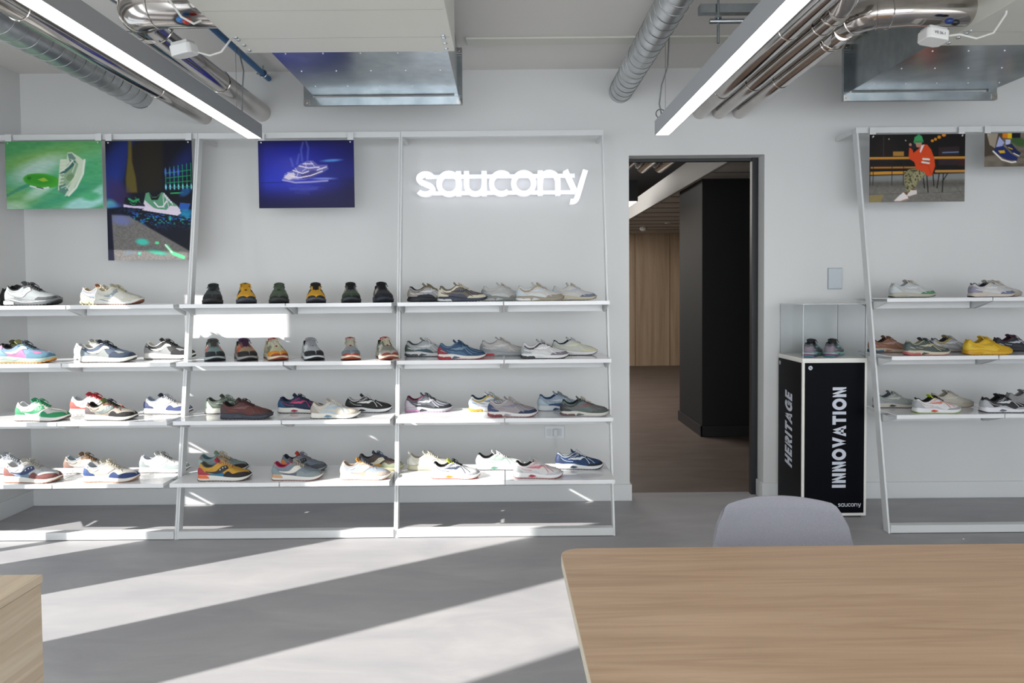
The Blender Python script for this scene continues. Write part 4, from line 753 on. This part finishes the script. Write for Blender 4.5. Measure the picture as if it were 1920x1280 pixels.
# lower-case sign letters, x-height 1: (advance, strokes)
XW = .212
def lc(ch):
    h = XW/2; r = .5-h+.02; c_ = .5
    O = ringp(.5, c_, r, r, 0, 2*PI); O[-1] = O[0]
    if ch == 'o': return 1.08, [O]
    if ch == 'a': return 1.12, [O, [(1-h, 0), (1-h, 1)]]
    if ch == 'c': return .92, [ringp(.5, c_, r, r, R(48), R(312))]
    if ch == 'u': return 1.05, [[(h, 1)]+ringp(.47, .44, .47-h, .44-h+.02, PI, 2*PI, 18)+[(.94-h, .44)], [(.94-h, 0), (.94-h, 1)]]
    if ch == 'n': return 1.05, [[(h, 0), (h, 1)], [(h, .5)]+ringp(.47, .56, .47-h, .44-h+.02, PI, 0, 18)+[(.94-h, 0)]]
    if ch == 's': return .88, [ringp(.42, .715, .285, .185, R(25), R(250), 16)+ringp(.40, .285, .30, .19, R(70), R(-155), 16)]
    if ch == 'y': return .92, [[(h*.9, 1), (.5, .13)], [(1.02-h*.9, 1), (.58, -.08)]+ringp(.36, -.10, .20, .15, R(-5), R(-110), 10)]
def lword(word, xh):
    x = 0; out = []
    for ch in word: a, s_ = lc(ch); out.append((x, s_)); x += a*xh
    return x, out
def cap(ch, wd=.27):
    h = wd/2; v = wd/2
    rect = lambda a, b, c_, d: [(a, c_), (b, c_), (b, d), (a, d)]
    if ch == 'I': return .38, [], [rect(.04, .04+wd, 0, 1)]
    if ch == 'N': return 1.0, [], [rect(.04, .04+wd, 0, 1), rect(.93-wd, .93, 0, 1), [(.04+wd*.4, 1), (.04+wd*1.25, 1), (.93-wd*.4, 0), (.93-wd*1.25, 0)]]
    if ch == 'T': return .86, [], [rect(.02, .84, 1-wd*.9, 1), rect(.43-h, .43+h, 0, 1-wd*.9)]
    if ch == 'H': return .95, [], [rect(.04, .04+wd, 0, 1), rect(.88-wd, .88, 0, 1), rect(.04+wd, .88-wd, .5-h*.9, .5+h*.9)]
    if ch == 'E': return .78, [], [rect(.04, .04+wd, 0, 1), rect(.04+wd, .72, 0, wd*.82), rect(.04+wd, .68, .5-h*.8, .5+h*.8), rect(.04+wd, .72, 1-wd*.82, 1)]
    if ch == 'V': return .98, [], [[(0, 1), (wd*1.1, 1), (.49+h*.25, .28), (.49+h*.9, 0), (.49-h*.9, 0)], [(.98, 1), (.98-wd*1.1, 1), (.49-h*.25, .28), (.49-h*.9, 0), (.49+h*.9, 0)]]
    if ch == 'A': return 1.0, [], [[(0, 0), (wd*1.05, 0), (.5+h*.2, .74), (.5+h*.9, 1), (.5-h*.9, 1)], [(1.0, 0), (1.0-wd*1.05, 0), (.5-h*.2, .74), (.5-h*.9, 1), (.5+h*.9, 1)], rect(.25, .75, .18, .18+wd*.75)]
    if ch == 'O':
        O = ringp(.54, .5, .52-h, .52-h, 0, 2*PI, 36); O[-1] = O[0]; return 1.10, [O], []
    if ch == 'G': return 1.06, [ringp(.54, .5, .52-h, .52-h, R(42), R(318), 30)+[(1.0-h, .22), (1.0-h, .5)]], [rect(.56, .99, .40, .40+wd*.8)]
    if ch == 'R': return .90, [ringp(.48, .67, .24, .33-h, R(90), R(-90), 14)], [rect(.04, .04+wd, 0, 1), rect(.2, .5, 1-wd, 1), rect(.2, .5, .34, .34+wd), [(.34, .36), (.62, .36), (.90, 0), (.58, 0)]]
def caps(bm, word, size, M, d0, d1, slant=0, gap=.05):
    x = 0
    for ch in word:
        a, st_, po = cap(ch); N = lambda u, v, d, x=x: M((x+u+slant*v)*size, v*size, d)
        strokes(bm, st_, .27, N, d0, d1); polyx(bm, po, N, d0, d1); x += a+gap
    return x*size
def capw(word, gap=.05): return sum(cap(c_)[0]+gap for c_ in word)-gap
# ------------------------------------------------------------------ glowing wall letters
SXH = .156; WD = 'saucony'; tot, lay = lword(WD, SXH); kx = 1.062/tot
sg = root('illuminated_sign', 'glowing white lower-case letters mounted on the wall above the third rack', 'sign', (-.549, 4.33, 1.948))
M_SIGN = mat('fafaff', .5, emit=.42); 
for (x, st_), ch in zip(lay, WD):
    bm = bmesh.new(); strokes(bm, st_, XW, lambda u, v, d, x=x: ((x+u*SXH)*kx, d, v*SXH*1.0), -.045, .0)
    fin('letter', bm, M_SIGN, sg)['label'] = 'glowing letter %s' % ch
for z in (.012, .116): box('mounting_bar', mat('e4e6ec', .5, emit=.33), sg, .06, 1.0, .001, .016, z, z+.026)  # glow put into the bars' material to brighten them behind the letters
# ------------------------------------------------------------------ plinth, case, wall plates
px0, px1, py0, py1, pz = 1.742, 2.121, 3.985, 4.335, .943
pl = root('display_plinth', 'white display box with black lettered panels beside the doorway', 'plinth', ((px0+px1)/2, (py0+py1)/2, 0))
hw, hd = (px1-px0)/2, (py1-py0)/2
box('cabinet_body', mat('e3e2dc', .35), pl, -hw, hw, -hd, hd, .012, pz, .0015)
box('plinth_foot', mat('2a2a2c', .6), pl, -hw+.02, hw-.02, -hd+.02, hd-.02, 0, .012)
M_PANEL = mat('07080e', .42); M_PANEL.node_tree.nodes['Principled BSDF'].inputs['Specular IOR Level'].default_value = .07; M_INK = mat('c6cbd6', .5)
fp = box('front_panel', M_PANEL, pl, -hw+.014, hw-.016, -hd-.004, -hd-.0005, .03, pz-.026); fp['label'] = 'black front panel lettered INNOVATION'
sp = box('side_panel', M_PANEL, pl, -hw-.004, -hw-.0005, -hd+.012, hd-.012, .03, pz-.026); sp['label'] = 'black side panel lettered HERITAGE'
FM = lambda u, v, d: (-hw+.232-v, -hd-.0045-d, .175+u)
bm = bmesh.new(); s_ = .600/capw('INNOVATION', .05)
caps(bm, 'INNOVATION', s_, lambda u, v, d: (.066-v*(.080/s_), -hd-.0045-d, .178+u), 0, .0012); fin('front_lettering', bm, M_INK, fp)
bm = bmesh.new(); s_ = .470/(capw('HERITAGE', .08)+.25)
caps(bm, 'HERITAGE', s_, lambda u, v, d: (-hw-.0045-d, -.045+v*(.100/s_), .262+u), 0, .0012, slant=.28, gap=.08); fin('side_lettering', bm, M_INK, sp)
bm = bmesh.new(); t_, l_ = lword(WD, .019)
for x, st_ in l_: strokes(bm, st_, .2, lambda u, v, d, x=x: (hw-.034-t_+x+u*.019, -hd-.0045-d, .068+v*.019), 0, .001)
fin('front_wordmark', bm, M_INK, fp)
def badge(bm, M, k):
    n = 20; c_ = [M(.0125*math.cos(2*PI*i/n), .0125*math.sin(2*PI*i/n)) for i in range(n)]
    bm.faces.new([bm.verts.new(p) for p in c_])
for nm, par, M2, M3 in (('front_badge', fp, lambda a, b: (-hw+.045+a, -hd-.0048, pz-.055+b), None), ('side_badge', sp, lambda a, b: (-hw-.0048, hd-.035-a, pz-.055+b), None)):
    bm = bmesh.new(); badge(bm, M2, 0); bd = fin(nm, bm, M_INK, par)
    bm = bmesh.new()
    M4 = (lambda u, v, d: (-hw+.045+u, -hd-.005-d, pz-.055+v)) if nm == 'front_badge' else (lambda u, v, d: (-hw-.005-d, hd-.035-u, pz-.055+v))
    strokes(bm, [[(-.008, .005), (-.002, .001), (.002, .006)], [(-.003, -.006), (.002, -.001), (.008, -.005)]], .0022, M4, 0, .0004); fin('badge_mark', bm, M_PANEL, bd)
M_ACR = bpy.data.materials.new('clear_acrylic'); M_ACR.use_nodes = True; b = M_ACR.node_tree.nodes['Principled BSDF']
b.inputs['Base Color'].default_value = (.97, .985, .99, 1); b.inputs['Transmission Weight'].default_value = 1; b.inputs['Roughness'].default_value = .01; b.inputs['IOR'].default_value = 1.12
ca = root('acrylic_case', 'clear acrylic cover over two shoes on the white display box', 'display case', ((px0+px1)/2, (py0+py1)/2, pz+.0005))
aw, ad, ah = hw-.006, hd-.006, .315
for nm, q in (('front_pane', (-aw, aw, -ad, -ad+.003, 0, ah)), ('back_pane', (-aw, aw, ad-.003, ad, 0, ah)), ('side_pane', (-aw, -aw+.003, -ad+.003, ad-.003, 0, ah)), ('side_pane', (aw-.003, aw, -ad+.003, ad-.003, 0, ah)), ('top_pane', (-aw, aw, -ad, ad, ah, ah+.003))):
    box(nm, M_ACR, ca, *q)
M_EDGE = mat('dfe6ea', .2)
for x in (-aw, aw): box('polished_edge', M_EDGE, ca, x-.001, x+.001, -ad-.0008, -ad+.0004, 0, ah)
box('polished_edge', M_EDGE, ca, -aw, aw, -ad-.0008, -ad+.0004, ah+.001, ah+.003); box('polished_edge', M_EDGE, ca, -aw-.0008, -aw+.0004, -ad, ad, ah+.001, ah+.003)
CC = '5c6068 4f4a55 8d7f8c 4a4c54 5a5560 8ad0d8 8fd6d0 4fb0c8 1b1c20 141518 7a3a60 17181c'
shoe(1.875, 4.155, pz+.001, R(56), .95, 'runner', CC, 'grey shoe with mint sole inside the clear case, left of the two, heel outward', 'shoes inside the clear case')
shoe(2.005, 4.155, pz+.001, R(54), .95, 'runner', CC, 'grey shoe with mint sole and heel loop inside the clear case, right of the two', 'shoes inside the clear case')
lp_ = [c for c in sc.objects if c.get('label', '').startswith('grey shoe with mint sole and heel loop')][0]
tubeo('pull_loop', mat('15161a', .8), lp_, arc((-.136, 0, .104), (0, 1, 0), (0, 0, 1), .010, 0, PI*2, 14), .0018, 6)
cr = [c for c in sc.objects if c.get('label', '').startswith('plain cream shoe with tall')][0]
tubeo('pull_tab', mat('dcd8c6', .8), cr, [(-.128, 0, .095), (-.136, 0, .112), (-.138, 0, .124), (-.133, 0, .112), (-.124, 0, .100)], .003, 6)
th = root('wall_plate', 'blank grey rectangular cover plate on the wall right of the doorway', 'wall plate', (2.108, 4.358, 1.350)); box('cover', mat('b9c2c8', .45), th, -.043, .043, -.010, 0, 0, .130, .003); box('cover_rim', mat('9aa3a9', .5), th, -.046, .046, -.002, .001, -.003, .133)
so = root('power_socket', 'white wall socket with a small plug, below the third shelf', 'socket', (.315, 4.359, .405)); box('cover', mat('d9dde0', .4), so, -.062, .062, -.008, 0, 0, .082, .002)
for x in (-.038, -.004, .030): box('socket_module', mat('c9ced2', .4), so, x-.014, x+.014, -.0095, -.007, .018, .064)
pg = root('charger_cable', 'short white cord and plug hanging from the wall socket', 'cord', (.319, 4.345, .35)); box('plug', M_WHITE, pg, -.012, .012, -.022, .004, .075, .12, .003); tubeo('cable', M_WHITE, pg, [(0, -.01, .078), (.002, -.012, .05), (.0, -.01, .02), (.006, -.008, .0)], .003, 8)
# ------------------------------------------------------------------ suspended lights
lightbar('linear_light', 'long grey suspended light bar with glowing underside, left of the ceiling', -1.410, -1.330, .55, 3.80, 2.205, 2.283, 7.5, M_HOUSE, [(-1.37, 3.55), (-1.37, .9)], 'suspended light bars')
lightbar('linear_light', 'long grey suspended light bar with glowing underside, above the doorway side', .838, .919, .55, 3.80, 2.205, 2.283, 7.5, mat('a9acb0', .4, .2), [(.878, 3.72), (.878, .9)], 'suspended light bars')
CAB = mat('77797b', .5)
tag(tubeo('light_cable', CAB, None, [(-1.37, 3.62, 2.285), (-1.366, 3.62, 2.42), (-1.36, 3.63, 2.52), (-1.385, 3.64, 2.62), (-1.40, 3.65, 2.75)], .004, 8), 'grey supply cable rising from the end of the left light bar', 'cable')
tag(tubeo('light_cable', CAB, None, [(.865, 3.74, 2.285), (.85, 3.74, 2.36), (.862, 3.74, 2.46), (.895, 3.74, 2.56), (.905, 3.74, 2.75)], .004, 8), 'grey supply cable rising from the end of the right light bar', 'cable')
tag(tubeo('cable_coil', CAB, None, arc((.862, 3.76, 2.312), (1, 0, 0), (0, .25, 1), .026, 0, 4*PI, 40), .0028, 6), 'small coil of grey cable at the end of the right light bar', 'cable')
tag(tubeo('cable_coil', mat('6a6a6a', .5), None, arc((-1.37, 3.45, 2.290), (1, 0, 0), (0, 1, 0), .028, 0, 4*PI, 40), .002, 6), 'small loop of spare wire lying on the end of the left light bar', 'cable')
tag(tubeo('wire_loop', mat('5f5f60', .5), None, arc((-1.40, 2.55, 2.302), (1, 0, .05), (0, 1, .1), .075, 0, 6*PI, 70), .0016, 6), 'loose coils of thin wire resting on top of the left light bar', 'cable')
# ------------------------------------------------------------------ spiral ducts and pipes
def spiral(label, x, z, r, y0, y1):
    r_ = root('spiral_duct', label, 'air duct', (x, y1, z), group='spiral ducts')
    bm = bmesh.new(); n = 40; ny = 4; tube(bm, [(0, y0-y1+i*(y1-y0)/ny, 0) for i in range(ny+1)], r, n); fin('duct_body', bm, M_SPIRAL, r_, smooth=True)
    p = .088; turns = (y1-y0)/p; N = int(turns*26)
    pts = [((r+.0005)*math.cos(2*PI*turns*i/N), y0-y1+(y1-y0)*i/N, (r+.0005)*math.sin(2*PI*turns*i/N)) for i in range(N+1)]
    tubeo('spiral_seam', mat('8e9192', .4, 1), r_, pts, .0026, 6)
    return r_
spiral('ribbed silver spiral duct running into the wall at top left', -2.29, 2.612, .084, 2.35, 4.36)
sd2 = spiral('ribbed silver spiral duct running into the wall left of the doorway', .744, 2.606, .072, .9, 4.36)
def jpipe(label, x, z, r, y0, y1, bands, group, ex=None):
    r_ = root('insulated_pipe', label, 'pipe', (x, y1, z), group=group)
    pts = [(0, 0, 0), (0, (y0-y1)*.5, 0), (0, y0-y1, 0)]
    if ex: pts = [(0, 0, 0)]+ex
    bm = bmesh.new(); tube(bm, pts, r, 28); fin('pipe_jacket', bm, M_CHROME, r_, smooth=True)
    for b_ in bands: tubeo('jacket_band', M_CHROME, r_, arc((0, b_-y1, 0), (1, 0, 0), (0, 0, 1), r+.001, 0, 2*PI, 32), .0030, 6)
    return r_
jpipe('slim silver pipe between the spiral duct and the left light bar', -1.885, 2.468, .045, 1.2, 4.36, (3.75, 2.7), 'jacketed pipes on the left')
L3 = jpipe('silver jacketed pipe crossing behind the left light bar to the wall', -1.525, 2.495, .058, 1, 4.36, (3.72,), 'jacketed pipes on the left', [(0, -.8, 0), (0, -1.36, 0)])
def hjoin(label, pts, r, bands, group='jacketed pipes joining the air units'):
    r_ = root('pipe_run', label, 'pipe', pts[0], group=group); o = Vector(pts[0])
    bm = bmesh.new(); tube(bm, [Vector(p)-o for p in pts], r, 30); fin('pipe_jacket', bm, M_CHROME, r_, smooth=True)
    for i in bands:
        t = (Vector(pts[min(i+1, len(pts)-1)])-Vector(pts[max(i-1, 0)])).normalized(); a = t.orthogonal().normalized(); b_ = t.cross(a)
        tubeo('jacket_band', M_CHROME, r_, arc(Vector(pts[i])-o, a, b_, r+.001, 0, 2*PI, 30), .003, 6)
    return r_
A = arc((-1.42, 2.94, 2.53), (-1, 0, 0), (0, -1, 0), .10, 0, PI/2, 6)
hjoin('wide silver elbow pipe entering the left air unit', [(-1.52, 3.02, 2.53)]+[tuple(p) for p in A]+[(-1.30, 2.84, 2.53), (-1.165, 2.84, 2.53)], .085, (0, 3, 7))
hjoin('silver elbow pipe partly hidden behind the left light bar, top edge', [(-1.62, 2.98, 2.62), (-1.63, 2.86, 2.62), (-1.66, 2.74, 2.64), (-1.69, 2.5, 2.66), (-1.70, 2.0, 2.66)], .040, (0, 2))
bp_ = tubeo('blue_pipe', mat('1f6398', .35), None, [(-1.47, 4.34, 2.70), (-1.47, 3.5, 2.70), (-1.468, 3.06, 2.70), (-1.465, 2.6, 2.70)], .017, 16); tag(bp_, 'thin blue water pipe beside the left air unit', 'pipe')
cl_ = root('pipe_clamp', 'small metal clamp holding the blue pipe at the wall', 'clamp', (-1.47, 4.24, 2.70)); tubeo('clamp_ring', M_GALV, cl_, arc((0, 0, 0), (1, 0, 0), (0, 0, 1), .021, 0, 2*PI, 20), .005, 8); box('clamp_lug', M_GALV, cl_, -.038, -.020, -.008, .008, -.004, .004); box('clamp_stud', M_GALV, cl_, -.003, .003, -.003, .003, .02, .05)
for i, x in enumerate((1.246, 1.368, 1.496)):
    yj = (2.55, 2.80, 3.02)[i]
    jpipe(('silver jacketed pipe nearest the right light bar', 'middle silver jacketed pipe right of the light bar', 'outer silver jacketed pipe right of the light bar')[i], x, 2.475, .046, yj, 4.36, ((3.9, 3.0), (3.75, 2.95), (3.7, 3.15))[i], 'jacketed pipes on the right')
A = arc((1.62, 3.02, 2.505), (-1, 0, 0), (0, -1, 0), .115, 0, PI/2, 4)
hjoin('wide silver pipe turning from the outer wall pipe into the right air unit', [(1.496, 3.12, 2.485)]+[tuple(p) for p in A]+[(1.70, 2.905, 2.51), (2.02, 2.905, 2.51)], .062, (0, 2, 4, 5))
hjoin('second silver pipe parallel above, turning into the right air unit', [(1.66, 2.93, 2.63), (1.78, 2.90, 2.635), (2.02, 2.90, 2.635)], .055, (0, 1))
hjoin('silver elbow pipe rising from the middle wall pipe', [(1.368, 2.86, 2.48), (1.37, 2.78, 2.50), (1.39, 2.73, 2.56), (1.41, 2.71, 2.75)], .052, (0, 2))
hjoin('silver pipe length continuing along the right light bar', [(1.246, 2.56, 2.475), (1.246, 2.2, 2.475), (1.246, 1.4, 2.475)], .046, (0,))
rd = root('threaded_rod', 'threaded hanger rod and cross bar beside the right spiral duct', 'hanger', (1.02, 3.2, 2.55))
tubeo('hanger_rod', M_GALV, rd, [(-.02, .0, -.06), (-.02, 0, .2)], .006, 10); tubeo('cross_bar', M_GALV, rd, [(-.06, 0, .04), (.28, 0, .04)], .011, 10); bm = bmesh.new(); bmesh.ops.create_cone(bm, cap_ends=True, segments=6, radius1=.016, radius2=.016, depth=.012); fin('hex_nut', bm, M_GALV, rd, (-.02, 0, .058))
box('channel', M_GALV, rd, -.10, .32, .01, .05, .085, .125)
# ------------------------------------------------------------------ air units with galvanised ducts
def airunit(label, dl, x0, x1, y0, y1, z0, dx0, dx1, fx0, fx1, fy, lines_, side):
    r_ = root('air_unit', label, 'air conditioner', ((x0+x1)/2, (y0+y1)/2, z0), group='ceiling air units'); cx, cy = (x0+x1)/2, (y0+y1)/2
    box('casing', mat('d6d6cd', .4), r_, x0-cx, x1-cx, y0-cy, y1-cy, 0, CZ-z0-.003, .003)
    for i, yy in enumerate(lines_):
        box('panel_seam', mat('a9a9a2', .6), r_, x0-cx+.01, x1-cx-.01, yy-cy-.0015, yy-cy+.0015, -.0008, .001)
    for yy in (lines_[0]-.012, lines_[0]+.014, y1-.035, y1-.10):
        for xx in (x0+.035, x1-.035):
            bm = bmesh.new(); bmesh.ops.create_cone(bm, cap_ends=True, segments=14, radius1=.008, radius2=.010, depth=.005); fin('screw', bm, M_GALV, r_, (xx-cx, yy-cy, -.002), True)
    d_ = root('metal_duct', dl, 'air duct', ((dx0+dx1)/2, y1, z0), group='galvanised duct ends'); ox = (dx0+dx1)/2
    box('duct_body', M_GALV, d_, dx0-ox, dx1-ox, .001, fy-y1-.02, 2.458-z0, CZ-z0-.03)
    fz0, fz1 = 2.405, CZ-.03; t = .046
    bm = bmesh.new()
    for q in ((fx0, fx1, fz0, fz0+t), (fx0, fx1, fz1-t, fz1), (fx0, fx0+t, fz0+t, fz1-t), (fx1-t, fx1, fz0+t, fz1-t)): bx(bm, q[0]-ox, q[1]-ox, fy-y1-.022, fy-y1, q[2]-z0, q[3]-z0)
    fin('flange', bm, M_GALV, d_, bev=.001)
    for xx in (fx0+.016, fx1-.016):
        for zz in (fz0+.016, fz1-.016):
            cp = box('corner_piece', M_CHROME, d_, xx-ox-.016, xx-ox+.016, fy-y1-.025, fy-y1-.022, zz-z0-.016, zz-z0+.016)
            bm = bmesh.new(); bmesh.ops.create_cone(bm, cap_ends=True, segments=10, radius1=.005, radius2=.005, depth=.004, matrix=Matrix.Translation((xx-ox, fy-y1-.027, zz-z0)) @ Matrix.Rotation(PI/2, 4, 'X')); fin('bolt', bm, M_GALV, cp)
    for i in range(5):
        for j in (0, 1, 2):
            bm = bmesh.new(); bmesh.ops.create_cone(bm, cap_ends=True, segments=8, radius1=.003, radius2=.004, depth=.003); fin('rivet', bm, mat('e0e4e6', .3, .8), d_, (dx0-ox+.06+i*(dx1-dx0-.12)/4, .12+.25*j, 2.4565-z0))
    return r_
airunit('white ceiling air unit left of centre, seen from below', 'galvanised duct end behind the left air unit', -1.146, -.211, 1.3, 3.075, 2.42, -1.062, -.25, -1.119, -.226, 3.90, (2.90, 2.62), 1)
airunit('white ceiling air unit at the top right, seen from below', 'galvanised duct end behind the right air unit', 1.955, 3.0, 1.3, 3.115, 2.44, 1.955, 2.75, 1.917, 2.781, 3.90, (2.95, 2.6), -1)
def actuator(label, loc, rot, s, text=None):
    r_ = root('valve_actuator', label, 'valve actuator', loc); r_.rotation_euler = rot; r_.scale = (s, s, s)
    bm = bmesh.new(); n = [(-.05, -.028), (-.038, -.040), (.038, -.040), (.05, -.028), (.05, .028), (.03, .040), (-.03, .040), (-.05, .028)]
    polyx(bm, [n], lambda x, y, d: (x, y, d), 0, .045); fin('actuator_body', bm, mat('e4e4e2', .35), r_, bev=.005)
    box('actuator_cap', mat('cfcfcd', .4), r_, -.04, .04, -.03, .03, .045, .058, .003)
    if text:
        cu = bpy.data.curves.new('inscription', 'FONT'); cu.body = text; cu.size = .017; cu.align_x = 'CENTER'; cu.extrude = .0003
        to = bpy.data.objects.new('inscription', cu); sc.collection.objects.link(to); bpy.context.view_layer.update()
        me = bpy.data.meshes.new_from_object(to); bpy.data.objects.remove(to); me.materials.clear(); me.materials.append(mat('26262a', .6))
        o = link('inscription', me, r_, (0, -.0405, .018)); o.rotation_euler = (PI/2, 0, 0)
    return r_
actuator('small white valve actuator hanging below the wide silver elbow, left', (-1.375, 3.0, 2.385), (R(8), R(-8), R(-12)), 1.0)
actuator('white valve actuator with handwritten code in front of the left elbow pipe', (-1.34, 2.62, 2.49), (R(-10), 0, R(8)), .85, '19/Y7')
actuator('white valve actuator with handwritten code below the right pipes', (1.80, 2.89, 2.375), (R(-5), R(8), R(6)), 1.0, 'V0.36.1')
actuator('white valve actuator in the top right corner against the ceiling unit', (1.93, 2.72, 2.50), (0, 0, R(-10)), 1.15)
CW = mat('dcdcd8', .5)
for lab, pts in (('white cable looping from the labelled right actuator', [(1.85, 2.89, 2.40), (1.90, 2.87, 2.40), (1.95, 2.84, 2.372), (1.99, 2.80, 2.38), (1.995, 2.74, 2.43), (1.98, 2.70, 2.50)]),
                 ('white cable running off from the corner actuator at top right', [(1.99, 2.70, 2.53), (2.06, 2.62, 2.52), (2.16, 2.58, 2.49), (2.3, 2.5, 2.45)]),
                 ('white cable from the small left actuator back to the unit', [(-1.32, 3.0, 2.40), (-1.27, 3.0, 2.385), (-1.22, 3.0, 2.40), (-1.18, 3.0, 2.45), (-1.16, 3.0, 2.50)]),
                 ('white cable draped across the front of the left elbow', [(-1.30, 2.58, 2.60), (-1.29, 2.66, 2.50), (-1.26, 2.72, 2.44), (-1.22, 2.74, 2.42), (-1.20, 2.76, 2.44)])):
    tag(tubeo('actuator_cable', CW, None, pts, .0045, 8), lab, 'cable', 'actuator cables')
for lab, (x, y, z), cs in (('red and blue valve knob on the left elbow pipe', (-1.28, 2.76, 2.445), ('2f6fb0', 'b02a24')), ('dark blue valve knob on the wide right pipe', (1.83, 2.83, 2.44), ('1e3570', '16161a'))):
    r_ = root('shutoff_valve', lab, 'valve', (x, y, z))
    for k, c_ in enumerate(cs):
        bm = bmesh.new(); bmesh.ops.create_uvsphere(bm, u_segments=14, v_segments=10, radius=.016); bmesh.ops.scale(bm, vec=(1.2, .8, .8), verts=bm.verts)
        fin(('knob', 'valve_stem')[k], bm, mat(c_, .35), r_, (k*.024, 0, -k*.006), True)
# ------------------------------------------------------------------ table, chair, cabinet
def rounded(bm, x0, x1, y0, y1, z0, z1, r, n=8):
    pts = []
    for cx, cy, a in ((x1-r, y1-r, 0), (x0+r, y1-r, 90), (x0+r, y0+r, 180), (x1-r, y0+r, 270)):
        pts += [(cx+r*math.cos(R(a+90*i/n)), cy+r*math.sin(R(a+90*i/n))) for i in range(n+1)]
    polyx(bm, [pts], lambda x, y, d: (x, y, d), z0, z1)
TX0, TX1, TY0, TY1 = .131, 2.35, .25, 1.606
tb = root('meeting_table', 'wide oak topped table with rounded corners in the foreground', 'table', ((TX0+TX1)/2, (TY0+TY1)/2, 0), R(.35)); cx, cy = (TX0+TX1)/2, (TY0+TY1)/2
bm = bmesh.new(); rounded(bm, TX0-cx, TX1-cx, TY0-cy, TY1-cy, .7398, .7402, .045); fin('tabletop', bm, M_OAK, tb)
bm = bmesh.new(); rounded(bm, TX0-cx-.0012, TX1-cx+.0012, TY0-cy-.0012, TY1-cy+.0012, .716, .7397, .046); fin('edge_band', bm, mat('cfc6b4', .5), tb)
for sx in (TX0-cx+.16, TX1-cx-.16):
    for sy in (TY0-cy+.16, TY1-cy-.16): box('leg', mat('e4e4e4', .4), tb, sx-.025, sx+.025, sy-.025, sy+.025, 0, .69, .004)
box('underframe', mat('e4e4e4', .4), tb, TX0-cx+.14, TX1-cx-.14, TY0-cy+.14, TY1-cy-.14, .69, .715)
ch = root('chair', 'grey lilac upholstered chair behind the oak table', 'chair', (.766, 1.83, -.014)); M_FAB = mat('898991', .9, var=.10, scale=420, bump=.5)
bm = bmesh.new(); rows = []
nx_, nz_ = 32, 22; prof = herm([(-1, .0), (0, .0), (1, .0)])
def chp(u, v, side):   # u -1..1 across, v 0..1 up
    hw_ = .186+.019*math.sin(min(v*1.3, 1)*PI/2)-.007*v**2; e = abs(u)
    top = .776-.018*e**2.2-.072*max(0, (e-.80)/.20)**2.6; z = .44+(top-.44)*v
    y = .075-.055*e**2+.035*(v-.3)+.014*side*(1-e**8)**.5*(1-max(0, (v-.9)/.1)**3*.85)
    tw = 1-.10*max(0, (v-.72)/.28)**3*1
    return Vector((u*hw_*tw, y, z))
for sd in (1, -1): rows.append([[chp(-1+2*i/nx_, j/nz_, sd) for i in range(nx_+1)] for j in range(nz_+1)])
for g in rows: grid(bm, g)
bmesh.ops.remove_doubles(bm, verts=bm.verts, dist=.0012); bd = [e for e in bm.edges if len(e.link_faces) == 1]
try: bmesh.ops.holes_fill(bm, edges=bm.edges)
except Exception: pass
bk = fin('backrest', bm, M_FAB, ch, smooth=True)
bm = bmesh.new(); rounded(bm, -.21, .21, -.36, .07, .43, .475, .07); fin('seat', bm, M_FAB, ch, bev=.012)
for sx, sy in ((-.19, -.3), (.19, -.3), (-.19, .1), (.19, .1)): tubeo('leg', mat('3a3a3e', .4), ch, [(sx*.9, sy*.9-.02, .43), (sx*1.1, sy*1.1, .015)], .011, 12)
cb = root('side_cabinet', 'pale oak cabinet corner at the lower left of the room', 'cabinet', (-1.35, .9, 0)); ox, oy = -1.35, .9
box('cabinet_body', M_OAK2, cb, -1.70-ox, -1.003-ox, .35-oy, 1.45-oy, .02, .731, .001); box('cabinet_top', M_OAK2, cb, -1.70-ox, -1.0-ox, .35-oy, 1.452-oy, .733, .75, .001)
box('cabinet_foot', mat('55524e', .6), cb, -1.66-ox, -1.03-ox, .4-oy, 1.42-oy, 0, .02)
tag(box('dust_speck', mat('e8e8e4', .8), None, 2.45, 2.456, 3.62, 3.626, 0, .004), 'tiny white speck on the floor in front of the right rack', 'speck')
